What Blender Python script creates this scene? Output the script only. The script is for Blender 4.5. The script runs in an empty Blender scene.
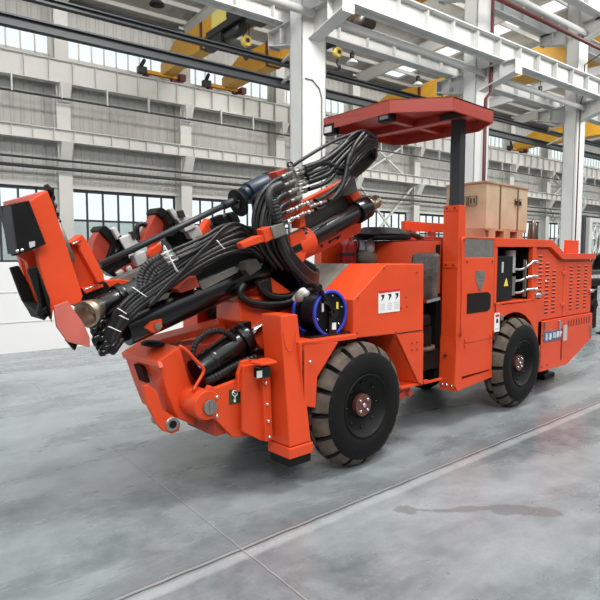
import bpy, bmesh, math, random
from mathutils import Vector, Matrix
random.seed(7)
PI = math.pi
COL = bpy.context.scene.collection
# ---------------------------------------------------------------- camera geometry
FPX = 555.0; PITCH = math.atan(44/555.0); HC = 1.6
AM = math.radians(47.9); AB = math.radians(52.45)
CAMX, CAMY = -3.0666, -2.7389
def ray(u, v, a=AM):
    r = (u-300)/FPX; b = (300-v)/FPX
    fw = math.cos(PITCH)+b*math.sin(PITCH); up = b*math.cos(PITCH)-math.sin(PITCH)
    c, s = math.cos(a), math.sin(a)
    return Vector((fw*c+r*s, fw*s-r*c, up))
def P(u, v, y):            # photo point on the machine's plane y = const
    d = ray(u, v); t = (y-CAMY)/d.y
    return Vector((CAMX+t*d.x, y, HC+t*d.z))
def PX(u, v, x):
    d = ray(u, v); t = (x-CAMX)/d.x
    return Vector((x, CAMY+t*d.y, HC+t*d.z))
def B(X, Y, Z=0.0):        # building coordinates (from the camera foot) to world
    a = AM-AB; c, s = math.cos(a), math.sin(a)
    return Vector((CAMX+X*c-Y*s, CAMY+X*s+Y*c, Z))
BROT = AM-AB
# ---------------------------------------------------------------- materials
MATS = {}
def srgb(r, g, b):
    f = lambda c: (c/255/12.92) if c/255 <= .04045 else ((c/255+.055)/1.055)**2.4
    return (f(r), f(g), f(b), 1)
def mat(name, col, rough=.5, metal=0.0, bump=0.0, scale=40.0, var=0.0, vscale=3.0, col2=None, coat=0.0, spec=.5):
    if name in MATS: return MATS[name]
    m = bpy.data.materials.new(name); m.use_nodes = True
    nt = m.node_tree; N = nt.nodes; L = nt.links; bs = N['Principled BSDF']
    bs.inputs['Base Color'].default_value = col; bs.inputs['Roughness'].default_value = rough
    bs.inputs['Metallic'].default_value = metal; bs.inputs['Coat Weight'].default_value = coat
    bs.inputs['Specular IOR Level'].default_value = spec
    tc = N.new('ShaderNodeTexCoord')
    if var > 0 or col2:
        n = N.new('ShaderNodeTexNoise'); n.inputs['Scale'].default_value = vscale; n.inputs['Detail'].default_value = 6
        L.new(tc.outputs['Object'], n.inputs['Vector'])
        r = N.new('ShaderNodeValToRGB'); r.color_ramp.elements[0].position = .35; r.color_ramp.elements[1].position = .7
        c2 = col2 or tuple(c*(1-var) for c in col[:3])+(1,)
        r.color_ramp.elements[0].color = c2; r.color_ramp.elements[1].color = col
        L.new(n.outputs['Fac'], r.inputs['Fac']); L.new(r.outputs['Color'], bs.inputs['Base Color'])
    if bump > 0:
        n = N.new('ShaderNodeTexNoise'); n.inputs['Scale'].default_value = scale; n.inputs['Detail'].default_value = 4
        L.new(tc.outputs['Object'], n.inputs['Vector'])
        b = N.new('ShaderNodeBump'); b.inputs['Strength'].default_value = bump; b.inputs['Distance'].default_value = .01
        L.new(n.outputs['Fac'], b.inputs['Height']); L.new(b.outputs['Normal'], bs.inputs['Normal'])
    MATS[name] = m; return m
RED = mat('orange_red_paint', (.70, .066, .014, 1), .40, var=.12, vscale=2.5, coat=.08, spec=.35)
REDD = mat('dark_red_paint', (.42, .042, .018, 1), .55, var=.25, vscale=5)  # darker, rougher red for chassis, inner and secondary parts
REDP = mat('faded_pink_red_paint', (.58, .13, .10, 1), .6, var=.15, vscale=8)
REDSH = mat('shaded_canopy_red', (.36, .036, .02, 1), .40, var=.1, vscale=3)  # body red darkened: the canopy's shade is put into the colour
BLACK = mat('black_paint', (.005, .005, .005, 1), .22, var=.3, vscale=9)
BLKM = mat('matt_black', (.007, .007, .0065, 1), .55, var=.3, vscale=9, spec=.18)
CHAR = mat('charcoal_paint', (.022, .026, .028, 1), .45, var=.2, vscale=4)
HOSE = mat('black_rubber_hose', (.006, .006, .006, 1), .36, bump=.2, scale=120, spec=.4)
HOSEG = mat('worn_grey_hose', (.028, .028, .026, 1), .40, bump=.3, scale=120)
RUBBER = mat('tyre_rubber', (.006, .0055, .005, 1), .7, bump=.2, scale=60, spec=.18)
TREAD = mat('dusty_tyre_tread', (.105, .078, .057, 1), .85, col2=(.05, .038, .028, 1), vscale=12)
DARKG = mat('dark_worn_metal', (.07, .063, .055, 1), .5, .2, var=.3, vscale=14)
CHROME = mat('chrome', (.75, .75, .74, 1), .15, 1.0)
STEEL = mat('brushed_steel', (.42, .40, .37, 1), .38, .85, var=.25, vscale=20)
DULL = mat('dull_grey_steel', (.22, .205, .18, 1), .5, .3, var=.3, vscale=14)
BRASS = mat('brass_steel', (.42, .36, .26, 1), .32, .9, var=.3, vscale=20)
COPPER = mat('brown_hub_paint', (.13, .045, .035, 1), .4, .2)
WHITE = mat('white_paint', (.78, .78, .76, 1), .5)
DUSTG = mat('dusty_brown_cover', (.21, .185, .155, 1), .7, var=.4, vscale=6)
BLUE = mat('blue_paint', (.03, .045, .42, 1), .4)
NAVY = mat('dark_blue_motor', (.012, .026, .05, 1), .4, var=.3, vscale=9)
YEL = mat('yellow_sticker', (.8, .6, .05, 1), .5)
GREEN = mat('green_sticker', (.015, .05, .02, 1), .5)
INK = mat('black_ink', (.01, .01, .01, 1), .6)
REDI = mat('red_ink', (.5, .02, .03, 1), .5)
GREYP = mat('pale_grey_plastic', (.55, .55, .53, 1), .5, var=.2, vscale=10)
GLASSY = mat('lamp_glass', (.6, .62, .62, 1), .1)
WOOD = mat('plywood', (.48, .37, .245, 1), .7, col2=(.40, .30, .19, 1), vscale=4, bump=.15, scale=30)
WOODD = mat('pallet_wood', (.42, .27, .16, 1), .75, col2=(.28, .16, .09, 1), vscale=5)
SBEAM = mat('white_steel_paint', (.60, .60, .575, 1), .5, var=.08, vscale=.6)
SBEAM2 = mat('pale_wall_steel', (.66, .66, .625, 1), .6, var=.08, vscale=.5)
TRAY = mat('dark_grey_rail_paint', (.04, .045, .047, 1), .5)
PIPER = mat('dark_red_pipe_paint', (.10, .018, .018, 1), .5)
CRANE = mat('crane_yellow', (.70, .36, .03, 1), .5, var=.15, vscale=1)
CBLK = mat('crane_black', (.015, .015, .015, 1), .5)
CRED = mat('crane_red_band', (.12, .02, .02, 1), .6)
# ---------------------------------------------------------------- mesh builder
def basis(d):
    d = d.normalized(); up = Vector((0, 0, 1)) if abs(d.z) < .95 else Vector((1, 0, 0))
    x = d.cross(up).normalized(); return x, x.cross(d).normalized(), d
class MB:
    def __init__(s): s.v = []; s.f = []; s.m = []; s.sm = []; s.mats = []
    def mi(s, m):
        if m not in s.mats: s.mats.append(m)
        return s.mats.index(m)
    def add(s, vs, fs, m, smooth=False):
        o = len(s.v); s.v += [Vector(v) for v in vs]; k = s.mi(m)
        for f in fs: s.f.append([i+o for i in f]); s.m.append(k); s.sm.append(smooth)
    def box(s, c, size, m, rot=None):
        c = Vector(c); h = Vector(size)/2
        vs = [Vector((x*h.x, y*h.y, z*h.z)) for x in (-1, 1) for y in (-1, 1) for z in (-1, 1)]
        if rot is not None: vs = [rot @ v for v in vs]
        s.add([c+v for v in vs], [(0,1,3,2),(4,6,7,5),(0,4,5,1),(2,3,7,6),(0,2,6,4),(1,5,7,3)], m)
    def bb(s, x0, x1, y0, y1, z0, z1, m): s.box(((x0+x1)/2, (y0+y1)/2, (z0+z1)/2), (abs(x1-x0), abs(y1-y0), abs(z1-z0)), m)
    def hexa(s, a, b, m):                      # two matching loops joined
        n = len(a)
        s.add(list(a)+list(b), [tuple(range(n))[::-1], tuple(range(n, 2*n))]+[(i, (i+1) % n, n+(i+1) % n, n+i) for i in range(n)], m)
    def prism(s, pts, y0, y1, m):              # pts (x,z)
        s.hexa([Vector((p[0], y0, p[1])) for p in pts], [Vector((p[0], y1, p[1])) for p in pts], m)
    def px(s, pts, y, th, m):                  # outline seen in the photo on plane y, thickness th away from it
        a = [P(u, v, y) for u, v in pts]; s.hexa(a, [p+Vector((0, th, 0)) for p in a], m)
    def bar(s, p0, p1, w, h, m):
        p0 = Vector(p0); p1 = Vector(p1); x, y, d = basis(p1-p0)
        a = [p0+x*i*w/2+y*j*h/2 for i, j in ((-1,-1),(1,-1),(1,1),(-1,1))]
        s.hexa(a, [p+(p1-p0) for p in a], m)
    def cyl(s, p0, p1, r, m, seg=20, r1=None, cap=True):
        p0 = Vector(p0); p1 = Vector(p1); r1 = r if r1 is None else r1; x, y, d = basis(p1-p0)
        cs = [(math.cos(2*PI*i/seg), math.sin(2*PI*i/seg)) for i in range(seg)]
        vs = [p0+(x*c+y*q)*r for c, q in cs]+[p1+(x*c+y*q)*r1 for c, q in cs]
        s.add(vs, [(i, (i+1) % seg, seg+(i+1) % seg, seg+i) for i in range(seg)], m, True)
        if cap: s.add(vs, [tuple(range(seg))[::-1], tuple(range(seg, 2*seg))], m)
    def lathe(s, c, axis, prof, m, seg=32, mats=None):    # prof (t along axis, radius)
        c = Vector(c); x, y, d = basis(Vector(axis))
        vs = [c+d*t+(x*math.cos(2*PI*i/seg)+y*math.sin(2*PI*i/seg))*r for t, r in prof for i in range(seg)]
        for k in range(len(prof)-1):
            s.add([], [], m)
            mm = mats[k] if mats else m
            o = k*seg
            s.add(vs[o:o+2*seg], [(i, (i+1) % seg, seg+(i+1) % seg, seg+i) for i in range(seg)], mm, True)
    def tube(s, pts, r, m, seg=8, sub=6, ribs=0.0):
        pts = [Vector(p) for p in pts]; n = len(pts)
        if n > 2 and sub > 1:
            q = []
            for i in range(n-1):
                a, b, c, d = pts[max(i-1, 0)], pts[i], pts[i+1], pts[min(i+2, n-1)]
                for k in range(sub):
                    t = k/sub
                    q.append(.5*((2*b)+(c-a)*t+(2*a-5*b+4*c-d)*t*t+(3*b-a-3*c+d)*t**3))
            q.append(pts[-1]); pts = q
        vs = []; px = None
        for i, p in enumerate(pts):
            d = (pts[min(i+1, len(pts)-1)]-pts[max(i-1, 0)]).normalized()
            if px is None: x, y, _ = basis(d)
            else:
                x = (px-d*px.dot(d)).normalized(); y = x.cross(d)
            px = x
            rr = r*(1+(ribs if i % 2 else 0))
            vs += [p+(x*math.cos(2*PI*k/seg)+y*math.sin(2*PI*k/seg))*rr for k in range(seg)]
        fs = [(i*seg+k, i*seg+(k+1) % seg, (i+1)*seg+(k+1) % seg, (i+1)*seg+k) for i in range(len(pts)-1) for k in range(seg)]
        s.add(vs, fs, m, not ribs); o = (len(pts)-1)*seg
        s.add(vs, [tuple(range(seg))[::-1], tuple(range(o, o+seg))], m)
    def blob(s, c, r, m, seg=12, rings=8):
        c = Vector(c); r = Vector(r) if hasattr(r, '__len__') else Vector((r, r, r))
        vs = [c+Vector((r.x*math.sin(PI*j/rings)*math.cos(2*PI*i/seg), r.y*math.sin(PI*j/rings)*math.sin(2*PI*i/seg), r.z*math.cos(PI*j/rings))) for j in range(rings+1) for i in range(seg)]
        s.add(vs, [(j*seg+i, j*seg+(i+1) % seg, (j+1)*seg+(i+1) % seg, (j+1)*seg+i) for j in range(rings) for i in range(seg)], m, True)
    def build(s, name, parent=None, bevel=0.0, origin=None, world=None):
        me = bpy.data.meshes.new(name)
        o0 = Vector(origin) if origin is not None else Vector((0, 0, 0))
        me.from_pydata([tuple(v-o0) for v in s.v], [], s.f)
        for m in s.mats: me.materials.append(m)
        for i, p in enumerate(me.polygons): p.material_index = s.m[i]; p.use_smooth = s.sm[i]
        bm = bmesh.new(); bm.from_mesh(me)
        bmesh.ops.remove_doubles(bm, verts=bm.verts, dist=1e-5)
        bmesh.ops.recalc_face_normals(bm, faces=bm.faces)
        bm.to_mesh(me); bm.free(); me.update()
        o = bpy.data.objects.new(name, me); COL.objects.link(o); o.location = o0
        if parent is not None:
            o.parent = parent
            w = Vector((0, 0, 0)); q = parent
            while q is not None: w += q.location; q = q.parent
            o.location = o0-w
        if bevel:
            b = o.modifiers.new('bevel', 'BEVEL'); b.width = bevel; b.segments = 2; b.limit_method = 'ANGLE'; b.angle_limit = math.radians(40)
            b.harden_normals = False
        return o
def tag(o, label=None, cat=None, group=None, kind=None):
    if label: o['label'] = label
    if cat: o['category'] = cat
    if group: o['group'] = group
    if kind: o['kind'] = kind
    return o
def empty(name, loc, label=None, cat=None, group=None, rz=0.0):
    o = bpy.data.objects.new(name, None); COL.objects.link(o); o.location = loc; o.rotation_euler = (0, 0, rz)
    return tag(o, label, cat, group)
def copy_tree(o, parent=None):
    c = o.copy(); COL.objects.link(c); c.parent = parent
    for ch in [k for k in bpy.data.objects if k.parent == o]: copy_tree(ch, c)
    return c
# ================================================================ THE HALL
def rot_coords(N, L):
    tc = N.new('ShaderNodeTexCoord'); mp = N.new('ShaderNodeMapping'); mp.vector_type = 'TEXTURE'
    mp.inputs['Rotation'].default_value = (0, 0, BROT); mp.inputs['Location'].default_value = (CAMX, CAMY, 0)
    L.new(tc.outputs['Object'], mp.inputs['Vector']); return mp
def math_node(N, L, op, a, b=None, c=None):
    n = N.new('ShaderNodeMath'); n.operation = op
    for i, v in enumerate((a, b, c)):
        if v is None: continue
        if isinstance(v, (int, float)): n.inputs[i].default_value = v
        else: L.new(v, n.inputs[i])
    return n.outputs[0]
def mixc(N, L, f, a, b):
    n = N.new('ShaderNodeMix'); n.data_type = 'RGBA'
    if isinstance(f, (int, float)): n.inputs[0].default_value = f
    else: L.new(f, n.inputs[0])
    for i, v in ((6, a), (7, b)):
        if isinstance(v, tuple): n.inputs[i].default_value = v
        else: L.new(v, n.inputs[i])
    return n.outputs[2]
def noise(N, L, vec, sc, det=6, rough=.6, dist=0.0):
    n = N.new('ShaderNodeTexNoise'); n.inputs['Scale'].default_value = sc; n.inputs['Detail'].default_value = det
    n.inputs['Roughness'].default_value = rough; n.inputs['Distortion'].default_value = dist
    L.new(vec, n.inputs['Vector']); return n.outputs['Fac']
def ramp(N, L, f, p0, p1, c0=(0, 0, 0, 1), c1=(1, 1, 1, 1)):
    r = N.new('ShaderNodeValToRGB'); r.color_ramp.elements[0].position = p0; r.color_ramp.elements[1].position = p1
    r.color_ramp.elements[0].color = c0; r.color_ramp.elements[1].color = c1; L.new(f, r.inputs['Fac']); return r.outputs['Color']
def floor_mat():
    m = bpy.data.materials.new('polished_concrete'); m.use_nodes = True; N = m.node_tree.nodes; L = m.node_tree.links; bs = N['Principled BSDF']
    mp = rot_coords(N, L); V = mp.outputs['Vector']
    sep = N.new('ShaderNodeSeparateXYZ'); L.new(V, sep.inputs[0]); X, Y = sep.outputs[0], sep.outputs[1]
    st = N.new('ShaderNodeMapping'); st.inputs['Scale'].default_value = (.55, 1.6, 1); L.new(V, st.inputs['Vector'])
    big = noise(N, L, st.outputs[0], .9, 8, .62, .4); mid = noise(N, L, V, 3.4, 10, .72, .15); fine = noise(N, L, V, 60, 4, .6)
    col = ramp(N, L, big, .36, .66, (.095, .112, .118, 1), (.265, .29, .295, 1))
    col = mixc(N, L, math_node(N, L, 'MULTIPLY', ramp(N, L, mid, .42, .70), .45), col, (.36, .385, .39, 1))
    col = mixc(N, L, math_node(N, L, 'MULTIPLY', ramp(N, L, fine, .35, .75), .30), col, (.13, .14, .15, 1))
    # worn darker blotches
    bl = noise(N, L, V, 2.0, 5, .55, .2)
    col = mixc(N, L, math_node(N, L, 'MULTIPLY', ramp(N, L, bl, .53, .66), .42), col, (.10, .11, .115, 1))
    sp_ = noise(N, L, V, 11, 2, .5); col = mixc(N, L, math_node(N, L, 'MULTIPLY', ramp(N, L, sp_, .73, .76), .5), col, (.06, .065, .07, 1))
    sw = noise(N, L, V, 6.5, 8, .8, 1.5); col = mixc(N, L, math_node(N, L, 'MULTIPLY', ramp(N, L, sw, .66, .72), .5), col, (.44, .46, .46, 1))
    # long joint along the hall
    wob = math_node(N, L, 'MULTIPLY', math_node(N, L, 'SUBTRACT', noise(N, L, V, 5, 5, .6), .5), .022)
    yy = math_node(N, L, 'ADD', Y, wob); yy = math_node(N, L, 'SUBTRACT', yy, math_node(N, L, 'MULTIPLY', math_node(N, L, 'SUBTRACT', X, 1.95), .05))
    def line(c, pos, w, color, amt, soft):
        d = math_node(N, L, 'ABSOLUTE', math_node(N, L, 'SUBTRACT', c, pos))
        k = math_node(N, L, 'SUBTRACT', 1.0, math_node(N, L, 'SMOOTH_MIN', math_node(N, L, 'MAXIMUM', math_node(N, L, 'DIVIDE', math_node(N, L, 'SUBTRACT', d, w), soft), 0.0), 1.0, 0.0))
        return math_node(N, L, 'MULTIPLY', k, amt), color
    for c, pos, w, color, amt, soft in ((yy, 2.60, .03, (.13, .14, .145, 1), .45, .07), (yy, 2.47, .02, (.46, .47, .46, 1), .35, .03),
                                        (yy, 2.542, .004, (.33, .32, .30, 1), .45, .010), (yy, 2.525, .003, (.035, .035, .035, 1), .85, .006), (yy, 2.556, .001, (.07, .07, .07, 1), .7, .004),
                                        (math_node(N, L, 'ADD', X, wob), 1.525, .002, (.09, .09, .09, 1), .75, .005), (math_node(N, L, 'ADD', X, wob), 1.532, .001, (.40, .40, .38, 1), .5, .004),
                                        (math_node(N, L, 'ADD', X, wob), 13.5, .003, (.10, .10, .10, 1), .8, .006)):
        k, cc = line(c, pos, w, color, amt, soft); col = mixc(N, L, k, col, cc)
    # oil stain: head and a trailing band, edges broken by noise
    nz = math_node(N, L, 'MULTIPLY', math_node(N, L, 'SUBTRACT', noise(N, L, V, 8, 6, .65), .5), .16)
    def seg(ax, ay, bx_, by_, w):
        dx, dy = bx_-ax, by_-ay; ln = dx*dx+dy*dy
        px = math_node(N, L, 'SUBTRACT', X, ax); py = math_node(N, L, 'SUBTRACT', Y, ay)
        t = math_node(N, L, 'ADD', math_node(N, L, 'MULTIPLY', px, dx/ln), math_node(N, L, 'MULTIPLY', py, dy/ln))
        t = math_node(N, L, 'MAXIMUM', math_node(N, L, 'MINIMUM', t, 1.0), 0.0)
        ex = math_node(N, L, 'SUBTRACT', px, math_node(N, L, 'MULTIPLY', t, dx)); ey = math_node(N, L, 'SUBTRACT', py, math_node(N, L, 'MULTIPLY', t, dy))
        d = math_node(N, L, 'SQRT', math_node(N, L, 'ADD', math_node(N, L, 'MULTIPLY', ex, ex), math_node(N, L, 'MULTIPLY', ey, ey)))
        return math_node(N, L, 'SUBTRACT', math_node(N, L, 'ADD', d, nz), w)
    d = seg(2.585, 2.31, 2.62, 2.27, .05)
    for a in ((2.62, 2.28, 2.78, 2.12, .016), (2.78, 2.12, 2.95, 2.04, .028), (2.95, 2.04, 3.1, 1.92, .03), (3.08, 1.92, 3.28, 1.72, .07)):
        d = math_node(N, L, 'MINIMUM', d, seg(*a))
    k = ramp(N, L, math_node(N, L, 'ADD', math_node(N, L, 'MULTIPLY', d, 10.0), .5), .45, .60, (1, 1, 1, 1), (0, 0, 0, 1))
    col = mixc(N, L, math_node(N, L, 'MULTIPLY', k, .55), col, (.10, .10, .095, 1))
    L.new(col, bs.inputs['Base Color'])
    rg = ramp(N, L, big, .3, .7, (.20, .20, .20, 1), (.36, .36, .36, 1)); L.new(rg, bs.inputs['Roughness'])
    bs.inputs['Specular IOR Level'].default_value = .6
    b = N.new('ShaderNodeBump'); b.inputs['Strength'].default_value = .12; b.inputs['Distance'].default_value = .004
    L.new(mid, b.inputs['Height']); L.new(b.outputs[0], bs.inputs['Normal'])
    return m
def rib_mat(name, c0, c1, per, axis, rough=.6, lines=0.0):
    m = bpy.data.materials.new(name); m.use_nodes = True; N = m.node_tree.nodes; L = m.node_tree.links; bs = N['Principled BSDF']
    mp = rot_coords(N, L); sep = N.new('ShaderNodeSeparateXYZ'); L.new(mp.outputs[0], sep.inputs[0]); A = sep.outputs[axis]
    s = math_node(N, L, 'SINE', math_node(N, L, 'MULTIPLY', A, 2*PI/per))
    f = ramp(N, L, math_node(N, L, 'ADD', math_node(N, L, 'MULTIPLY', s, .5), .5), .55, .95)
    b = N.new('ShaderNodeBump'); b.inputs['Strength'].default_value = .8; b.inputs['Distance'].default_value = .05
    L.new(f, b.inputs['Height']); L.new(b.outputs[0], bs.inputs['Normal'])
    n = noise(N, L, mp.outputs[0], .35, 5)
    L.new(ramp(N, L, n, .3, .7, c0, c1), bs.inputs['Base Color']); bs.inputs['Roughness'].default_value = rough
    return m
def glass_mat(name, tint, amt):
    m = bpy.data.materials.new(name); m.use_nodes = True; N = m.node_tree.nodes; L = m.node_tree.links
    for n in list(N): N.remove(n)
    o = N.new('ShaderNodeOutputMaterial'); t = N.new('ShaderNodeBsdfTransparent'); g = N.new('ShaderNodeBsdfGlossy'); x = N.new('ShaderNodeMixShader')
    t.inputs[0].default_value = tint; g.inputs['Roughness'].default_value = .05; x.inputs[0].default_value = amt
    L.new(t.outputs[0], x.inputs[1]); L.new(g.outputs[0], x.inputs[2]); L.new(x.outputs[0], o.inputs[0]); return m
FLOOR = floor_mat()
SIDING = rib_mat('ribbed_wall_siding', (.41, .41, .385, 1), (.49, .49, .465, 1), .42, 0)
ROOFM = rib_mat('ribbed_roof_sheet', (.34, .335, .315, 1), (.42, .415, .39, 1), .9, 0)
PLAST = mat('white_plaster', (.68, .68, .66, 1), .6, var=.05, vscale=.4)
PANE = glass_mat('window_glass', (.93, .96, .95, 1), .08)
SKYP = glass_mat('skylight_sheet', (.97, .98, 1, 1), .03)
FRAME = mat('dark_window_frame', (.03, .034, .036, 1), .5)
def bbx(mb, X0, X1, Y0, Y1, Z0, Z1, m):
    mb.hexa([B(X0, Y0, Z0), B(X1, Y0, Z0), B(X1, Y1, Z0), B(X0, Y1, Z0)], [B(X0, Y0, Z1), B(X1, Y0, Z1), B(X1, Y1, Z1), B(X0, Y1, Z1)], m)
def bar_b(mb, a, b, w, h, m): mb.bar(B(*a), B(*b), w, h, m)
def cyl_b(mb, a, b, r, m, seg=10): mb.cyl(B(*a), B(*b), r, m, seg)
def struct(mb, name, label=None): o = mb.build(name); o['kind'] = 'structure'; return o
XE = 78.0
mb = MB(); bbx(mb, -8, XE+2, -6, 27.5, -.3, 0, FLOOR); struct(mb, 'floor')
# back wall: siding strips between window bands
WY = 27.3
mb = MB()
for z0, z1 in ((4.72, 10.55), (11.62, 13.5)): bbx(mb, -4, XE, WY, WY+.25, z0, z1, SIDING)
bbx(mb, -4, XE, WY, WY+.25, 0, 1.30, PLAST)
struct(mb, 'wall_back')
mb = MB()
for z0, z1 in ((4.72, 10.55), (11.62, 15.5)): bbx(mb, XE-1, XE-.7, 9.5, WY, z0, z1, SIDING)
bbx(mb, XE-1, XE-.7, 9.5, WY, 0, 1.3, PLAST); struct(mb, 'wall_end')
# roof with real skylight openings
def rz(Y): return 13.35+(27.3-Y)*.055
mb = MB(); xs = [-4]
sky = [(26.9, 28.5), (35.0, 36.7), (43.6, 45.2), (52.6, 54.2), (61.0, 62.6)]
for a, b in sky: xs += [a, b]
xs.append(XE)
def roofq(mb, X0, X1, Y0, Y1, m, dz=0.0, th=.12):
    mb.hexa([B(X0, Y0, rz(Y0)+dz), B(X1, Y0, rz(Y0)+dz), B(X1, Y1, rz(Y1)+dz), B(X0, Y1, rz(Y1)+dz)], [B(X0, Y0, rz(Y0)+dz+th), B(X1, Y0, rz(Y0)+dz+th), B(X1, Y1, rz(Y1)+dz+th), B(X0, Y1, rz(Y1)+dz+th)], m)
for i in range(0, len(xs), 2): roofq(mb, xs[i], xs[i+1], 9.0, 27.6, ROOFM)
for a, b in sky:
    for y0, y1 in ((9.0, 11.0), (26.3, 27.6)): roofq(mb, a, b, y0, y1, ROOFM)
struct(mb, 'ceiling')
k = 20
for a, b in sky:
    mb = MB()
    for y0, y1 in ((11.0, 26.3),): roofq(mb, a, b, y0, y1, SKYP, .03, .02)
    struct(mb, 'window_%d' % k); k += 1
# purlins (along the hall) and rafters (across it)
mb = MB(); Y = 10.0
while Y < 27: bar_b(mb, (-4, Y, rz(Y)-.10), (XE-1, Y, rz(Y)-.10), .09, .2, SBEAM); Y += 1.5
struct(mb, 'trim_1')
WCX = [1.15+5.98*i for i in range(13)]
mb = MB()
for X in WCX:
    for dz0, w in ((-.24, .26), (-.85, .26)):
        mb.hexa([B(X-w/2, 9.2, rz(9.2)+dz0-.03), B(X+w/2, 9.2, rz(9.2)+dz0-.03), B(X+w/2, 27.2, rz(27.2)+dz0-.03), B(X-w/2, 27.2, rz(27.2)+dz0-.03)],
                [B(X-w/2, 9.2, rz(9.2)+dz0), B(X+w/2, 9.2, rz(9.2)+dz0), B(X+w/2, 27.2, rz(27.2)+dz0), B(X-w/2, 27.2, rz(27.2)+dz0)], SBEAM)
    mb.hexa([B(X-.01, 9.2, rz(9.2)-.85), B(X+.01, 9.2, rz(9.2)-.85), B(X+.01, 27.2, rz(27.2)-.85), B(X-.01, 27.2, rz(27.2)-.85)],
            [B(X-.01, 9.2, rz(9.2)-.24), B(X+.01, 9.2, rz(9.2)-.24), B(X+.01, 27.2, rz(27.2)-.24), B(X-.01, 27.2, rz(27.2)-.24)], SBEAM)
struct(mb, 'trim_2')
# wall girts: long pipes and rails fixed to the wall columns
mb = MB()
for z, Yq, r in ((5.84, 26.4, .05), (5.47, 26.4, .075), (5.15, 26.9, .03), (8.5, 26.2, .05)): cyl_b(mb, (-4, Yq, z), (XE-1, Yq, z), r, TRAY if z > 5.2 else SBEAM2, 8)
cyl_b(mb, (-4, 26.7, 12.95), (XE-1, 26.7, 12.95), .07, TRAY, 8)
struct(mb, 'trim_3')
mb = MB(); X = -3
while X < XE-2: bbx(mb, X-.03, X+.03, 26.15, 26.25, 8.5, 9.25, SBEAM2); X += 1.99
bbx(mb, -4, XE-1, WY-.12, WY-.02, 4.72, 4.95, SBEAM2)
bbx(mb, -4, XE-1, WY-.1, WY-.02, 1.18, 1.3, SBEAM2); bbx(mb, -4, XE-1, WY-.1, WY-.02, 11.62, 11.75, SBEAM2)
struct(mb, 'trim_4')
# window bands, one window per bay and level
wn = 1
for i in range(len(WCX)):
    X0 = WCX[i]+.36; X1 = (WCX[i+1] if i < len(WCX)-1 else XE-1)-.36
    for z0, z1, nv, hs, t in ((1.30, 4.72, 7, (3.28,), .045), (10.55, 11.62, 9, (), .03)):
        mb = MB()
        bbx(mb, X0, X1, WY+.05, WY+.12, z0, z0+.12, FRAME if nv == 7 else SBEAM2); bbx(mb, X0, X1, WY+.05, WY+.12, z1-.14, z1, FRAME if nv == 7 else SBEAM2)
        for j in range(nv+1):
            x = X0+(X1-X0)*j/nv; w = t*(2.2 if j in (0, nv) else 1.0)
            bbx(mb, x-w, x+w, WY+.05, WY+.12, z0, z1, FRAME if nv == 7 else SBEAM2)
        for z in hs: bbx(mb, X0, X1, WY+.05, WY+.12, z-.05, z+.05, FRAME)
        bbx(mb, X0, X1, WY+.08, WY+.09, z0+.05, z1-.05, PANE)
        struct(mb, 'window_%d' % (wn if wn < 20 else wn+10)); wn += 1
mb = MB()
for X in WCX: bbx(mb, X-.36, X+.36, WY, WY+.2, 1.3, 4.72, SBEAM2); bbx(mb, X-.36, X+.36, WY, WY+.2, 10.55, 11.62, SBEAM2)
struct(mb, 'trim_5')
# pale buildings and yard seen through the glass
mb = MB(); OUT = mat('pale_outside_building', (.80, .86, .86, 1), .8, var=.3, vscale=.15); bbx(mb, -10, 140, 46, 47, -.2, 4.4, OUT)
struct(mb, 'trim_6')
mb = MB(); YARD = mat('pale_yard_ground', (.62, .62, .60, 1), .8); bbx(mb, -10, 140, 27.56, 46, -.35, -.25, YARD); struct(mb, 'trim_7')
# low white infill wall between the inner columns
mb = MB(); bbx(mb, 1.56, 7.45, 10.1, 10.3, 0, 1.5, PLAST)
for q in (0.5, 1.0): bbx(mb, 1.56, 7.45, 10.09, 10.1, q, q+.012, SBEAM)
struct(mb, 'wall_low')
# ---------------------------------------------------------------- steelwork that stands as things
def ibeam(mb, X0, X1, Y, z0, z1, w, m, step=.0, tw=.02, tf=.035, sh=.0):
    bbx(mb, X0, X1, Y-w/2, Y+w/2, z0, z0+tf, m); bbx(mb, X0, X1, Y-w/2, Y+w/2, z1-tf, z1, m); bbx(mb, X0, X1, Y-tw/2, Y+tw/2, z0, z1, m)
    if step:
        x = X0+step/2
        while x < X1: bbx(mb, x-.012, x+.012, Y-w*.42, Y+w*.42, z0, z1, m); x += step
ordn = ['first', 'second', 'third', 'fourth', 'fifth', 'sixth', 'seventh', 'eighth', 'ninth', 'tenth', 'eleventh']
wl = ['behind the left end of the boom', 'behind the drill rod', 'behind the thick inner column', 'beyond the tip of the upper hose loop', 'right of the black canopy post']
for i, X in enumerate(WCX[1:12]):
    mb = MB(); w = .30
    bbx(mb, X-w, X+w, WY-.62, WY-.60+.02, 0, rz(WY)-.2, SBEAM2); bbx(mb, X-w, X+w, WY-.04, WY-.0, 0, rz(WY)-.2, SBEAM2); bbx(mb, X-.02, X+.02, WY-.6, WY-.04, 0, rz(WY)-.2, SBEAM2)
    e = empty('wall_column', B(X, WY-.3, 0), 'slim white steel wall column, %s from the left along the window wall%s' % (ordn[i], ''), 'column', 'white columns along the window wall')
    mb.build('shaft', e)
    for z in (9.0, 6.45):
        q = MB(); q.hexa([B(X-.25, WY-.6, z-.55), B(X+.25, WY-.6, z-.55), B(X+.25, WY-.75, z-.55), B(X-.25, WY-.75, z-.55)], [B(X-.25, WY-.6, z+.2), B(X+.25, WY-.6, z+.2), B(X+.25, WY-1.15, z+.2), B(X-.25, WY-1.15, z+.2)], SBEAM2)
        q.build('corbel', e)
def beam_thing(name, label, cat, X0, X1, Y, z0, z1, w, m, step, tf=.035, group=None):
    mb = MB(); ibeam(mb, X0, X1, Y, z0, z1, w, m, step, tf=tf); o = mb.build(name); return tag(o, label, cat, group)
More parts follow.
